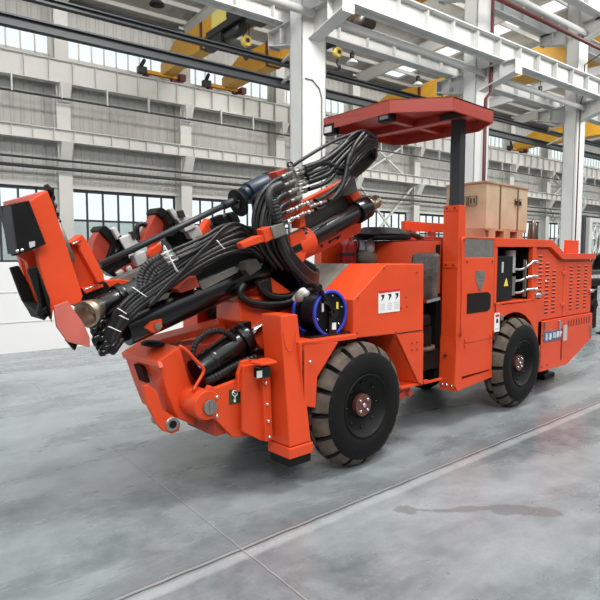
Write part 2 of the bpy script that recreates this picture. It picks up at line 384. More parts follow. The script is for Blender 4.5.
beam_thing('runway_beam', 'upper white crane runway beam on the window wall, yellow crane ends rest on it', 'steel beam', -4, XE-1, 26.5, 9.2, 10.2, .42, SBEAM2, 1.0)
beam_thing('runway_beam', 'lower thin white beam with stiffeners along the window wall, below the upper runway', 'steel beam', -4, XE-1, 26.5, 6.67, 7.22, .36, SBEAM2, .85)
beam_thing('runway_beam', 'big white runway beam on the near side of the thick inner columns', 'steel beam', 7.3, 60, 9.15, 6.93, 7.5, .34, SBEAM, 1.0)
beam_thing('runway_beam', 'white runway beam on the far side of the inner columns, behind the pale pipe', 'steel beam', -4, 60, 10.85, 6.95, 7.33, .32, SBEAM, 1.0)
beam_thing('runway_beam', 'high white runway beam cutting the top right corner, near side', 'steel beam', 7.3, 60, 9.2, 9.62, 10.2, .34, SBEAM, 1.2)
beam_thing('runway_beam', 'high white runway beam at top right, under the yellow cranes', 'steel beam', -4, 60, 11.15, 9.62, 10.2, .32, SBEAM, 1.2)
def pipe_thing(name, label, pts, r, m, cat='pipe', seg=12):
    mb = MB(); mb.tube([B(*p) for p in pts], r, m, seg, 1); return tag(mb.build(name), label, cat)
pipe_thing('pale_pipe', 'pale grey pipe running under the big white beam between the first and second thick columns', [(8.08, 9.62, 6.78), (13.98, 9.62, 6.74)], .085, SBEAM)
pipe_thing('pale_pipe', 'pale grey pipe near the top right corner, beside the high bracket', [(14.32, 9.62, 9.2), (19.78, 9.62, 9.2)], .085, SBEAM)
pipe_thing('pale_pipe', 'pale grey pipe under the beams between the second and third thick columns', [(14.32, 9.62, 6.72), (19.78, 9.62, 6.70)], .085, SBEAM)
pipe_thing('pale_pipe', 'pale grey pipe coming in from the top left edge to the first thick column', [(3.5, 9.62, 6.80), (7.74, 9.62, 6.78)], .085, SBEAM)
pipe_thing('sprinkler_pipe', 'long dark red pipe crossing the top right in front of the steelwork', [(10, 9.0, 8.45), (34, 9.0, 8.45)], .06, PIPER)
beam_thing('cable_rail', 'lower of two long dark grey rails, the thicker one', 'rail', -4, 60, 11.0, 5.58, 5.78, .16, TRAY, 0, .03)
beam_thing('cable_rail', 'upper of two long dark grey rails, with short hangers', 'rail', -4, 60, 11.0, 6.10, 6.22, .14, TRAY, 0, .03)
# thick inner columns with brackets
CX = [7.91, 14.15, 19.95]
cl = ['thick white steel column standing behind the boom, left of the canopy', 'thick white steel column behind the wooden crate, dark red pipe down it', 'thick white steel column at right, behind the engine louvres']
for i, X in enumerate(CX):
    e = empty('steel_column', B(X, 10, 0), cl[i], 'column')
    mb = MB(); w = .34; h = .22
    bbx(mb, X-w, X+w, 10-h, 10-h+.03, 0, 15, SBEAM); bbx(mb, X-w, X+w, 10+h-.03, 10+h, 0, 15, SBEAM); bbx(mb, X-w, X-w+.03, 10-h, 10+h, 0, 15, SBEAM); bbx(mb, X+w-.03, X+w, 10-h, 10+h, 0, 15, SBEAM)
    mb.build('shaft', e)
    for zt in ((6.93, 9.65)):
        for sgn in (-1, 1):
            q = MB(); y0 = 10+sgn*h; y1 = 10+sgn*1.32
            q.hexa([B(X-.17, y0, zt-.62), B(X+.17, y0, zt-.62), B(X+.17, y1, zt-.34), B(X-.17, y1, zt-.34)], [B(X-.17, y0, zt-.59), B(X+.17, y0, zt-.59), B(X+.17, y1, zt-.31), B(X-.17, y1, zt-.31)], SBEAM)
            q.hexa([B(X-.17, y0, zt-.03), B(X+.17, y0, zt-.03), B(X+.17, y1, zt-.03), B(X-.17, y1, zt-.03)], [B(X-.17, y0, zt), B(X+.17, y0, zt), B(X+.17, y1, zt), B(X-.17, y1, zt)], SBEAM)
            q.hexa([B(X-.012, y0, zt-.6), B(X+.012, y0, zt-.6), B(X+.012, y1, zt-.32), B(X-.012, y1, zt-.32)], [B(X-.012, y0, zt-.02), B(X+.012, y0, zt-.02), B(X+.012, y1, zt-.02), B(X-.012, y1, zt-.02)], SBEAM)
            for yy in (10+sgn*.85, y1): bbx(q, X-.16, X+.16, yy-.012, yy+.012, zt-.4, zt, SBEAM)
            q.build('bracket', e)
    for z in (5.68, 6.16): q = MB(); bar_b(q, (X, 10+h, z+.25), (X, 11.0, z), .06, .05, SBEAM); q.build('rail_strut', e)
pipe_thing('wall_conduit', 'dark red down pipe on the second thick column, with a jog above the canopy', [(14.08, 9.48, 12), (14.08, 9.48, 7.0), (14.08, 9.48, 6.2), (13.86, 9.48, 6.0), (13.86, 9.48, 0)], .05, PIPER)
pipe_thing('wall_conduit', 'thin dark red down pipe on the thick column at right', [(19.9, 9.1, 8.45), (19.9, 9.7, 8.2), (19.9, 9.7, 7.2), (19.72, 9.7, 6.9), (19.72, 9.7, 0)], .022, PIPER)
pipe_thing('wall_conduit', 'thin grey bent cable on the first thick column', [(7.65, 9.76, 5.45), (7.85, 9.76, 5.45), (8.05, 9.76, 5.3), (8.12, 9.76, 5.1), (8.13, 9.76, 0)], .014, DULL)
# cranes
def crane(X0, X1, label, w2=None):
    e = empty('bridge_crane', B(X0, 19, 10.2), label, 'crane', 'yellow cranes under the roof')
    g = MB()
    g.hexa([B(X0, 11.0, 10.55), B(X1, 11.0, 10.55), B(X1, 11.0, 11.65), B(X0, 11.0, 11.65)], [B(X0, 24.9, 10.55), B(X1, 24.9, 10.55), B(X1, 24.9, 11.65), B(X0, 24.9, 11.65)], CRANE)
    g.hexa([B(X0, 24.9, 10.55), B(X1, 24.9, 10.55), B(X1, 24.9, 11.65), B(X0, 24.9, 11.65)], [B(X0, 26.6, 10.5), B(X1, 26.6, 10.5), B(X1, 26.6, 11.0), B(X0, 26.6, 11.0)], CRANE)
    gg = g.build('girder', e)
    q = MB(); bbx(q, X0-.02, X1+.02, 22.2, 22.42, 10.54, 11.66, CRED); q.build('red_band', gg)
    for Y in (26.5, 11.15):
        t = MB(); bbx(t, X0-.9, X1+.2, Y-.12, Y+.12, 10.42, 10.58, CRANE)
        for x in (X0-.8, X1+.05): t.cyl(B(x, Y-.1, 10.39), B(x, Y+.1, 10.39), .16, CRED, 14)
        tt = t.build('end_truck', e)
        m = MB(); bbx(m, X0-1.3, X0-.9, Y-.4, Y-.1, 10.3, 10.6, CBLK); m.cyl(B(X0-1.2, Y-.45, 10.6), B(X0-.95, Y-.2, 10.95), .09, CBLK, 10); m.build('drive_motor', tt); m = MB(); bbx(m, X1+.2, X1+.5, Y-.45, Y-.1, 10.3, 10.6, CRED); m.build('drive_motor', tt)
    return e
crane(11.75, 12.35, 'left yellow bridge crane carrying the black and yellow hoist')
crane(15.2, 15.9, 'second yellow bridge crane from the left, dark red band, partly behind the thick column')
crane(26.0, 27.6, 'yellow bridge crane high at right, seen above and below the white beams')
crane(43.0, 43.9, 'farthest yellow bridge crane, its end seen left of the right column')
h = empty('crane_hoist', B(11.4, 18.6, 10.3), 'black and yellow hoist trolley on the leftmost crane, left of the first thick column', 'hoist')
q = MB(); bbx(q, 10.9, 11.72, 17.0, 20.3, 10.15, 10.4, CBLK); bbx(q, 11.1, 11.5, 19.0, 20.2, 10.4, 11.15, mat('pale_yellow_cover', (.70, .58, .16, 1), .5)); q.build('trolley_frame', h, .01)
q = MB(); q.cyl(B(11.35, 17.5, 10.65), B(11.35, 18.9, 10.65), .34, CBLK, 20); bbx(q, 10.95, 11.6, 16.9, 17.4, 9.85, 10.7, CBLK); q.cyl(B(11.3, 16.2, 10.1), B(11.3, 16.8, 10.1), .30, CBLK, 16); bbx(q, 10.95, 11.3, 19.2, 20.5, 9.75, 10.3, CBLK); q.cyl(B(11.2, 18.0, 9.95), B(11.2, 19.2, 9.95), .2, CBLK, 14); q.build('winch_drum', h)
q = MB(); q.cyl(B(11.4, 18.0, 9.55), B(11.4, 18.2, 9.55), .19, mat('hook_yellow', (.75, .55, .1, 1), .5), 20); q.cyl(B(11.4, 17.97, 9.55), B(11.4, 18.23, 9.55), .08, CBLK, 14)
for d in (-.12, .12): q.cyl(B(11.4+d, 18.1, 9.7), B(11.4+d, 18.1, 10.5), .02, CBLK, 6)
q.tube([B(11.4, 18.1, 9.3), B(11.4, 18.1, 9.1), B(11.4, 17.95, 8.98), B(11.4, 18.1, 8.9), B(11.4, 18.25, 9.0)], .05, CBLK); q.build('hook_block', h)
h2_ = copy_tree(h); h2_.location = h.location+(B(3.45, -1.2)-B(0, 0)); h2_['label'] = 'black hoist trolley with yellow hook block just right of the first thick column'
# high bay lamps on cords
for i, (X, Y, z, lb) in enumerate(((20.06, 21.7, 11.5, 'small dark lamp on a cord, right of the first thick column'), (25.4, 21.9, 11.4, 'white shaded lamp on a cord, right of the skylight glare above the canopy'), (28.6, 23.0, 11.6, 'small pale lamp just right of the white shaded one'), (9.4, 21.5, 11.5, 'black lamp on a cord near the top left crane'), (17.2, 22.0, 11.5, 'small lamp with pale shade right of the hoist'), (33.1, 18.8, 11.5, 'small lamp left of the right thick column under the roof'))):
    e = empty('pendant_lamp', B(X, Y, z), lb, 'lamp', 'high bay lamps under the roof')
    q = MB(); q.lathe(B(X, Y, z), (0, 0, 1), [(-.02, .30), (.05, .28), (.2, .12), (.22, .0)], WHITE if i != 3 else CBLK, 16); q.build('lamp_shade', e)
    q = MB(); q.cyl(B(X, Y, z+.2), B(X, Y, z+.5), .12, CBLK, 10); q.cyl(B(X, Y, z+.5), B(X, Y, rz(Y)), .018, CBLK, 6); q.build('lamp_cord', e)
# cross bracing against the window wall
mb = MB()
for X in (WCX[4], WCX[8]):
    for z0, z1 in ((1.5, 6.6), (6.7, 9.9)):
        bar_b(mb, (X+.2, 26.85, z0), (X+5.8, 26.85, z1), .12, .12, SBEAM2); bar_b(mb, (X+.2, 26.95, z1), (X+5.8, 26.95, z0), .12, .12, SBEAM2)
struct(mb, 'trim_8')
# ================================================================ THE DRILLING RIG
YN, YF = .05, 1.25           # near and far body sides
rig = empty('drilling_rig', (1.5, .65, 0), 'orange-red articulated drilling rig with folded boom, canopy and big tyres on the concrete floor', 'mining machine')
# chassis
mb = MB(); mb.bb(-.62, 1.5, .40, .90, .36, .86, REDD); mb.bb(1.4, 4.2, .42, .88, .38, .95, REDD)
for x in (.05, 2.53): mb.cyl((x, .3, .46), (x, 1.0, .46), .10, BLKM, 16); mb.blob((x, .65, .46), (.2, .22, .2), BLKM)
mb.bb(.9, 1.5, .35, 1.2, .40, .46, BLKM)
mb.build('chassis', rig, .008)
# wheels
def wheel(cx, y0, out, R=.475, W=.27):
    """y0 = outer face, out = -1 near side / +1 far side"""
    nseg = 144; prof = [(.03, .23), (.012, .25), (0, .29), (.004, .36), (.022, .405), (.05, .445), (.085, .468), (.11, R), (W/2-.012, R), (W/2, R), (W/2+.012, R), (W-.11, R), (W-.085, .468), (W-.05, .445), (W-.022, .405), (W-.004, .36), (W, .29), (W-.02, .23)]
    mb = MB(); vs = []
    for k, (t, r) in enumerate(prof):
        for i in range(nseg):
            a = 2*PI*i/nseg; rr = r; off = 0 if k < 9 else 4
            g = ((i+off) % 9)
            if k in (3, 4) and g == 0: rr = r-.006
            if 5 <= k <= 12 and k != 9 and g == 0: rr = r-.034
            if k in (5, 12) and g in (1, 8): rr = r-.004
            if k == 9: rr = r-(.022 if ((i % 9) not in (1, 2, 3, 5, 6, 7)) else .012)
            vs.append(Vector((cx+rr*math.cos(a), y0-out*t*-1 if False else y0+(-out)*t, .475+rr*math.sin(a)-.0)))
    for k in range(len(prof)-1):
        o = k*nseg
        for i in range(nseg):
            j = (i+1) % nseg
            dusty = 4 <= k <= 12
            deep = dusty and ((i+(0 if k < 9 else 4)) % 9 in (0, 8))
            mb.add([vs[o+i], vs[o+j], vs[o+nseg+j], vs[o+nseg+i]], [(0, 1, 2, 3)], (RUBBER if deep or not dusty else TREAD), not dusty)
    t = mb.build('wheel', rig)
    t['label'] = None; del t['label']
    r = MB(); d = -out
    r.lathe((cx, y0, .475), (0, d, 0), [(.035, .245), (.012, .245), (.006, .238), (.014, .23), (.04, .222), (.045, .20), (.07, .19), (.075, .15), (.085, .14), (.085, .0)], BLKM, 40)
    rr = r.build('rim', t)
    h = MB(); h.cyl((cx, y0+d*.045, .475), (cx, y0+d*.10, .475), .086, COPPER, 28)
    hh = h.build('hub', t, .004)
    for i in range(4):
        a = PI/4+i*PI/2; b = MB(); b.cyl((cx+.058*math.cos(a), y0+d*.036, .475+.058*math.sin(a)), (cx+.058*math.cos(a), y0+d*.05, .475+.058*math.sin(a)), .011, CHROME, 8); b.build('bolt', t)
    b = MB(); b.cyl((cx, y0+d*.034, .475), (cx, y0+d*.05, .475), .016, CHROME, 10); b.build('bolt', t)
    for i in range(8):
        a = i*PI/4; b = MB(); b.cyl((cx+.168*math.cos(a), y0+d*.060, .475+.168*math.sin(a)), (cx+.20*math.cos(a)*.84, y0+d*.08, .475+.168*math.sin(a)), .009, BLACK, 6); b.build('wheel_nut', t)
    return t
wheel(.055, -.05, -1); wheel(2.54, -.045, -1); wheel(-.02, 1.30, 1); wheel(2.53, 1.30, 1)
# near front mudguard and its top
mb = MB()
g = [(299,342),(338.6,342),(317.5,377),(315.7,408),(304,406)]
mb.px(g, .02, .035, RED)
mb.bb(-.56, .0, .02, .42, .985, 1.02, RED); mb.bb(-.56, -.53, .02, .40, .55, 1.0, RED)
m1 = mb.build('front_mudguard', rig, .005)
b = MB(); p = P(310, 362, .02); b.blob(p, .012, CHROME); b.build('bolt', m1)
mb = MB(); mb.bb(-.56, .0, .92, 1.28, .985, 1.02, RED); mb.bb(-.56, -.53, .92, 1.28, .5, 1.0, RED); mb.build('front_mudguard', rig, .005)
# hood box over the near front wheel
hp = [(-.01, .985), (-.01, 1.274), (.364, 1.537), (.865, 1.535), (.875, .945), (.5, .972)]
mb = MB(); mb.prism(hp, YN, .44, RED)
hood = mb.build('front_hood', rig, .006)
mb = MB(); mb.bb(.03, .86, YN-.006, YN, 1.0, 1.006, RED)
# triangular skirt below the hood
mb = MB(); mb.hexa([Vector((.50, YN, .975)), Vector((.88, YN, .945)), Vector((.885, YN, .49)), Vector((.82, YN, .52))], [Vector((.50, YN+.02, .975)), Vector((.88, YN+.02, .945)), Vector((.885, YN+.02, .49)), Vector((.82, YN+.02, .52))], RED)
mb.hexa([Vector((.50, YN+.02, .975)), Vector((.82, YN+.02, .52)), Vector((.70, .36, .52)), Vector((.50, .36, .90))], [Vector((.52, YN+.02, .975)), Vector((.84, YN+.02, .52)), Vector((.72, .36, .52)), Vector((.52, .36, .90))], RED)
mb.bb(.60, .885, YN+.02, .40, .49, .515, RED); mb.bb(.56, .80, .12, .45, .40, .49, REDD)
mb.cyl((.66, .1, .42), (.66, .2, .42), .035, REDD, 12); mb.cyl((.78, .1, .42), (.78, .2, .42), .03, REDD, 12)
sk = mb.build('step_bracket', rig, .004)
for u, v in ((412,343),(417,342),(412,350),(417,349),(396,332),(406,297),(407,306),(401,308),(384,268),(358,298),(357,333),(417,272)):
    b = MB(); p = P(u, v, YN-.002); b.cyl(p+Vector((0, .004, 0)), p-Vector((0, .006, 0)), .008, REDD, 8); b.build('bolt', hood)
# red edge strip splitting hood and skirt
b = MB(); b.px([(397,333.2),(422.5,329.6),(422.5,330.6),(397,334.3)], YN-.002, .006, INK); b.build('panel_gap', hood)
# warning sign with three pictograms
sg = MB(); s0 = [(378.7,293.5),(399.7,291),(399.7,311),(378.7,313.5)]; sg.px(s0, YN-.004, .006, WHITE)
for a in (0, 7.1, 14.2): sg.px([(379.5+a, 291.0-a*.12),(385.5+a, 290.3-a*.12),(385.5+a, 292.9-a*.12),(379.5+a, 293.6-a*.12)], YN-.005, .006, REDI)
for a in (0, 7.1, 14.2):
    sg.px([(381+a, 295-a*.12),(384.5+a, 294.6-a*.12),(384.2+a, 297.5-a*.12),(383+a, 299.5-a*.12),(381.5+a, 301.2-a*.12),(382.6+a, 297.5-a*.12)], YN-.006, .004, INK)
    for j in range(4): sg.px([(380.6+a, 304+j*1.9-a*.12),(384.8+a, 303.6+j*1.9-a*.12),(384.8+a, 304.1+j*1.9-a*.12),(380.6+a, 304.5+j*1.9-a*.12)], YN-.0055, .003, GREYP)
tag(sg.build('warning_sign', hood), 'white warning sticker with three pictograms under red bars')
# grey dusty tank cover inboard of the hood
mb = MB(); mb.prism([(-.05, 1.0), (-.05, 1.26), (.33, 1.53), (.86, 1.53), (.87, 1.0)], .44, .93, DUSTG); tag(mb.build('hood_cover', rig, .02), 'dusty brown-grey cover beside the orange hood')
# hose reel on the mudguard
RC = Vector((-.20, .13, 1.185))
mb = MB(); mb.bb(-.42, .0, .08, .36, 1.02, 1.035, BLACK); mb.bb(-.25, -.15, .335, .355, 1.03, 1.20, BLACK); reel = mb.build('hose_reel', rig, .003)
for yy in (-.035, .19): mb = MB(); mb.lathe(RC+Vector((0, yy, 0)), (0, 1, 0), [(.0, .150), (-.006, .163), (.0, .172), (.02, .172), (.02, .150)], BLUE, 40); tag(mb.build('reel_flange', reel), 'blue reel rim')
mb = MB(); mb.cyl(RC+Vector((0, -.02, 0)), RC+Vector((0, -.012, 0)), .150, BLKM, 32); mb.cyl(RC, RC+Vector((0, .19, 0)), .06, BLACK, 20); mb.cyl(RC+Vector((0, .195, 0)), RC+Vector((0, .2, 0)), .15, BLKM, 32)
mb.build('reel_drum', reel)
mb = MB(); pts = []
for i in range(150):
    a = i*2*PI/12; pts.append(RC+Vector((.115*math.cos(a), .005+.175*i/150, .115*math.sin(a))))
mb.tube(pts, .012, HOSE, 6, 1); mb.build('reel_hose', reel)
mb = MB(); mb.hexa([RC+Vector((-.035, -.05, -.15)), RC+Vector((.045, -.05, -.15)), RC+Vector((.02, -.05, .02)), RC+Vector((-.03, -.05, .02))], [RC+Vector((-.035, -.035, -.15)), RC+Vector((.045, -.035, -.15)), RC+Vector((.02, -.035, .02)), RC+Vector((-.03, -.035, .02))], BLACK)
mb.bar(RC+Vector((0, -.045, 0)), RC+Vector((-.13, -.045, .18)), .05, .018, BLACK); mb.cyl(RC+Vector((0, -.07, 0)), RC+Vector((0, -.03, 0)), .035, BLACK, 16)
mb.cyl(RC+Vector((-.14, -.06, .19)), RC+Vector((-.14, .1, .19)), .03, BLACK, 12); mb.build('reel_arm', reel, .003)
for du, dz, sx, sz, mm in ((-.075, .045, .018, .06, WHITE), (.075, .05, .02, .05, YEL), (.012, -.095, .04, .05, WHITE)):
    mb = MB(); mb.box(RC+Vector((du, -.053 if du == .012 else -.024, dz)), (sx, .004, sz), mm); mb.build('sticker', reel)
for i in range(6):
    a = i*PI/3+.3; mb = MB(); mb.cyl(RC+Vector((.13*math.cos(a), -.026, .13*math.sin(a))), RC+Vector((.13*math.cos(a), -.016, .13*math.sin(a))), .007, CHROME, 8); mb.build('bolt', reel)
mb = MB(); mb.tube([RC+Vector((-.19, .05, .17)), RC+Vector((-.22, .05, .16)), RC+Vector((-.24, .1, .10))], .022, GREYP, 10); mb.blob(RC+Vector((-.19, .05, .15)), (.045, .04, .03), GREYP); mb.blob(RC+Vector((-.235, .05, .125)), (.035, .03, .04), DUSTG); mb.build('reel_fitting', reel)
# ---------------------------------------------------------------- front jacks
def jack(yt, yb, x0, x1, name_side, sgn):
    mb = MB(); top = 1.215
    A = [Vector((x0-.13, yb, .21)), Vector((x1-.10+.05, yb, .21)), Vector((x1-.10+.05, yb+.21*sgn, .21)), Vector((x0-.13, yb+.21*sgn, .21))]
    return mb
mb = MB()
tA = [P(280.5,317,.06), P(297.5,313.5,.06)]; bA = [P(290,447,.0), P(311,441,.0)]
def lvl(p, z): return Vector((p.x, p.y, z))
def face(pt, y, z): return Vector((pt.x, y, z))
top = [Vector((tA[0].x, .06, 1.205)), Vector((tA[1].x, .06, 1.205)), Vector((tA[1].x, .27, 1.205)), Vector((tA[0].x, .27, 1.205))]
bot = [Vector((bA[0].x, .0, .32)), Vector((bA[1].x, .0, .32)), Vector((bA[1].x, .21, .32)), Vector((bA[0].x, .21, .32))]
mb.hexa(bot, top, RED)
ft = [Vector((bA[0].x-.012, -.012, .24)), Vector((bA[1].x+.012, -.012, .24)), Vector((bA[1].x+.012, .225, .24)), Vector((bA[0].x-.012, .225, .24))]
mb.hexa(ft, [v+Vector((0, 0, .075)) for v in ft], RED)
jk = mb.build('support_jack', rig, .007)
q = MB(); q.hexa([v+Vector((.012, .012, -.06)) if i == 0 else v+Vector((-.012 if i in (1, 2) else .012, .012 if i < 2 else -.012, -.06)) for i, v in enumerate(ft)], [v+Vector((.012 if i in (0, 3) else -.012, .012 if i < 2 else -.012, .0)) for i, v in enumerate(ft)], BLKM); q.build('jack_foot', jk, .004)
# oval inspection outline on the near face of the jack
q = MB(); ov = [P(283.5,331,.045), P(284,340,.04), P(287,349.5,.037), P(291,351,.034), P(294.5,346,.036), P(295.5,330,.042)]; q.tube(ov, .0022, REDD, 5, 3); q.build('access_outline', jk)
def jack_far():
    q = MB(); a = [Vector((-.78, 1.0, .62)), Vector((-.60, 1.0, .62)), Vector((-.60, 1.22, .62)), Vector((-.78, 1.22, .62))]; q.hexa(a, [v+Vector((0, -.02, .58)) for v in a], RED)
    j = q.build('support_jack', rig, .007)
jack_far()
# bracket with bolts between frame and jack
mb = MB(); mb.px([(243,366),(262,362.5),(270,364),(272,438),(262,441),(243,432)], .17, .03, RED); mb.px([(238,374),(242,361.5),(249,359.5),(252,366),(262,380),(262,392),(238,392)], .20, .03, RED)
mb.px([(262,362),(270,362),(273,440),(266,442)], .13, .2, RED)
br = mb.build('jack_bracket', rig, .005)
for v in (383, 404, 421, 437): q = MB(); p = P(266+ (v-383)*.07, v, .125); q.blob(p, .013, CHROME); q.build('bolt', br)
q = MB(); c = P(245.5, 372, .195); q.cyl(c, c+Vector((0, .02, 0)), .018, INK, 12); q.build('lifting_hole', br)
# small side lamp with red shade plate
mb = MB(); a = [P(249,360.5,.10), P(257,363.5,.02), P(275.5,363,.05), P(268,357.5,.18)]
mb.hexa([Vector((p.x, p.y, .905)) for p in (P(249,362,.12), P(262,366,.0), P(277,363,.0), P(268,358,.16))], [Vector((p.x, p.y, .92)) for p in (P(249,362,.12), P(262,366,.0), P(277,363,.0), P(268,358,.16))], RED)
sl = mb.build('side_lamp', rig, .003)
q = MB(); p = P(264, 372, .06); q.box(p+Vector((0, .02, 0)), (.085, .08, .075), BLACK); q.build('lamp_housing', sl, .008)
q = MB(); p = P(260.5, 374, .03); q.box(p+Vector((-.005, .005, -.002)), (.04, .006, .045), GLASSY); q.build('lamp_lens', sl)
# ---------------------------------------------------------------- front frame
mb = MB()
NP = [(207,390),(210,384),(240,378),(240,366),(252,363),(257,380),(258,436),(233,437),(216,419),(207,411)]
mb.px([(206,392),(210,385.5),(216,388),(240,379),(257,377),(257,436),(233,437.5),(215,419),(205,419)], .23, .04, RED)
c = P(208, 405.5, .225); mb.cyl(c, c+Vector((0, .25, 0)), .095, RED, 32)
ff = mb.build('frame_plate', rig, .005)
q = MB(); c = P(209.5, 407, .222); q.cyl(c, c+Vector((0, -.018, 0)), .048, DULL, 20); q.box(c+Vector((0, -.02, 0)), (.02, .01, .08), STEEL); tag(q.build('pivot_pin', ff), 'grey steel pivot pin')
for u, v in ((217,397),(217,416)): q = MB(); q.blob(P(u, v, .225), .013, CHROME); q.build('bolt', ff)
sg = MB(); sg.px([(229.4,390),(240.2,388.3),(240.2,402.6),(229.4,405)], .226, .006, GREEN)
ring = [P(234.9+2.6*math.cos(t*PI/5), 393.2+2.9*math.sin(t*PI/5), .2245) for t in range(11)]; sg.tube(ring, .0035, WHITE, 5, 1)
sg.tube([P(234.9,396,.2245), P(235,400,.2245)], .004, WHITE, 5, 1); sg.blob(P(234.9, 400.8, .2245), (.010, .003, .012), WHITE); sg.tube([P(233,392,.2245), P(236,394.5,.2245)], .003, WHITE, 5, 1)
tag(sg.build('safety_sign', ff), 'small dark green sticker with a white key-like symbol')
# main front beam (box) and the head block at its end
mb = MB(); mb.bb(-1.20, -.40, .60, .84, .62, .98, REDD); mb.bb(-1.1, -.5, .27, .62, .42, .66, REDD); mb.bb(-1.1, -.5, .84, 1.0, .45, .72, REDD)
mb.hexa([Vector((-1.3, .66, .98)), Vector((-1.3, .86, .98)), Vector((-.35, .86, 1.12)), Vector((-.35, .66, 1.12))], [Vector((-1.3, .66, 1.03)), Vector((-1.3, .86, 1.03)), Vector((-.35, .86, 1.17)), Vector((-.35, .66, 1.17))], RED)
mb.build('front_frame', rig, .008)
y0 = .44; y1 = .94
side = [(157,361),(180,346.5),(187.5,372.5),(193.5,390),(197,413),(194.5,425),(177,418),(169,397)]
a = [P(u, v, y0) for u, v in side]
mb = MB(); mb.hexa(a, [p+Vector((0, y1-y0, 0)) for p in a], RED)
# forward nose overlap plate (near cheek)
mb.px([(157.5,361.5),(180,346.5),(187.5,372.5),(196,413),(194.5,425.5),(179,419),(169,397)], y0-.012, .02, RED)
c = P(202, 405, y0); mb.cyl(c+Vector((0, -.08, 0)), c+Vector((0, .3, 0)), .10, RED, 28)
hb = mb.build('head_block', rig, .008)
# rectangular opening in the front face: a dark slab paints its inner shade
f0 = PX(131.5,366,-1.44); q = MB()
xs = a[0].x
def FX(u, v, x): return PX(u, v, x)
q.hexa([FX(u, v, a[0].x-.004) for u, v in ((133.5,364),(141,366.5),(146,383),(139,380))], [FX(u, v, a[0].x-.004)+Vector((.03, 0, 0)) for u, v in ((133.5,364),(141,366.5),(146,383),(139,380))], mat('recess_shade', (.025, .006, .004, 1), .8, spec=.1))
q.build('opening_shade', hb)
q = MB(); q.hexa([FX(u, v, a[0].x-.012) for u, v in ((121,352),(157,361.5),(159.5,368),(123,358))], [FX(u, v, a[0].x-.012)+Vector((.03, 0, 0)) for u, v in ((121,352),(157,361.5),(159.5,368),(123,358))], RED)
q.build('face_frame', hb, .004)
# top pad
q = MB(); q.lathe(Vector((-1.33, .66, 1.0)), (.1, 0, 1), [(0, .075), (.02, .08), (.035, .05), (.036, 0)], BLKM, 20); q.build('rubber_pad', hb)
# clevis with pin
def clevis(y, nm='clevis_plate'):
    q = MB(); q.px([(143.5,386),(149,385),(157,391),(163,410),(177,418),(181,424),(179,431),(172,434),(163,431),(157,424),(147,404)], y, .03, RED); return q.build(nm, hb, .005)
clevis(.40); clevis(.56)
q = MB(); c = P(172, 424, .40); q.cyl(c+Vector((0, -.012, 0)), c+Vector((0, .2, 0)), .045, STEEL, 20); q.cyl(c+Vector((0, -.018, 0)), c+Vector((0, -.01, 0)), .025, BLKM, 14); q.build('clevis_pin', hb)
# grab loop
q = MB(); q.tube([P(*p, .29) for p in ((179,346),(186,350),(195,359.5),(203,368),(203,373),(198,382),(193,391))], .011, RED, 8, 3); q.build('guard_loop', rig)
# lift cylinder with chrome rod
mb = MB(); A = P(196, 373, .42); Bq = P(246, 337, .42); D = (Bq-A).normalized(); mb.cyl(A, Bq, .095, BLACK, 32); mb.cyl(Bq-D*.07, Bq, .112, BLACK, 32); mb.cyl(A+D*.12, A+D*.16, .10, BLACK, 28)
lc = mb.build('lift_cylinder', rig, .004)
q = MB(); q.cyl(Bq, Bq+D*.34, .032, CHROME, 18); q.build('piston_rod', lc)
q = MB(); q.box(Bq-D*.03+Vector((0, -.02, .1)), (.07, .07, .06), BLACK); q.build('port_block', lc, .005)
q = MB(); q.tube([P(*p, .36) for p in ((192,358),(195,345),(202,336),(212,331),(224,332),(233,338),(238,348))], .018, HOSE, 10, 8, .18); q.build('hydraulic_hose', lc)
q = MB(); q.tube([P(*p, .30) for p in ((206,382),(218,376),(230,369),(242,363),(256,358))], .026, HOSE, 10, 8, .18); q.build('hydraulic_hose', lc)
q = MB(); q.tube([P(*p, .40) for p in ((203,382),(220,366),(236,357),(258,350))], .022, HOSE, 8, 6); q.build('hydraulic_hose', lc)
q = MB(); q.bb(-.95, -.5, .30, .50, .66, .74, BLKM); q.build('valve_bank', rig, .01)
# support tower under the boom
mb = MB()
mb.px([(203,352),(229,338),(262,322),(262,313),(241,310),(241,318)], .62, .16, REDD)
mb.px([(240,302),(262,296),(287,303),(300,318),(300,345),(262,350),(240,322)], .42, .3, RED)
mb.px([(262,257),(285,262),(300,283),(297,310),(262,306),(255,290)], .46, .26, RED)
tw = mb.build('boom_support', rig, .01)
q = MB(); c = P(277, 292, .40); q.cyl(c+Vector((0, .08, 0)), c+Vector((0, .38, 0)), .075, BLKM, 28); q.build('swivel_joint', tw)
q = MB(); q.tube([P(*p, .36) for p in ((244,284),(240,293),(246,300),(262,304),(285,303),(300,296),(312,290))], .024, HOSE, 10, 6); q.build('hydraulic_hose', tw)
for k in range(4):
    q = MB(); q.tube([P(*p, .37+.02*k) for p in ((258+k*3,281-k), (264+k*2,292+k*2), (276,297+k*2.5), (290,296+k*2), (302,289+k*2), (306,280+k*2))], .028, HOSE, 9, 6); q.build('hydraulic_hose', tw)
q = MB(); q.tube([P(*p, .40) for p in ((240,290),(244,300),(262,307),(283,307),(300,301))], .022, HOSE, 10, 6); q.build('hydraulic_hose', tw)
mb = MB(); mb.px([(225,285),(236,280),(236,312),(225,312)], 1.0, .1, REDD); mb.px([(237,284),(262,290),(262,306),(240,306)], .95, .04, REDP); mb.build('far_side_post', rig, .005)
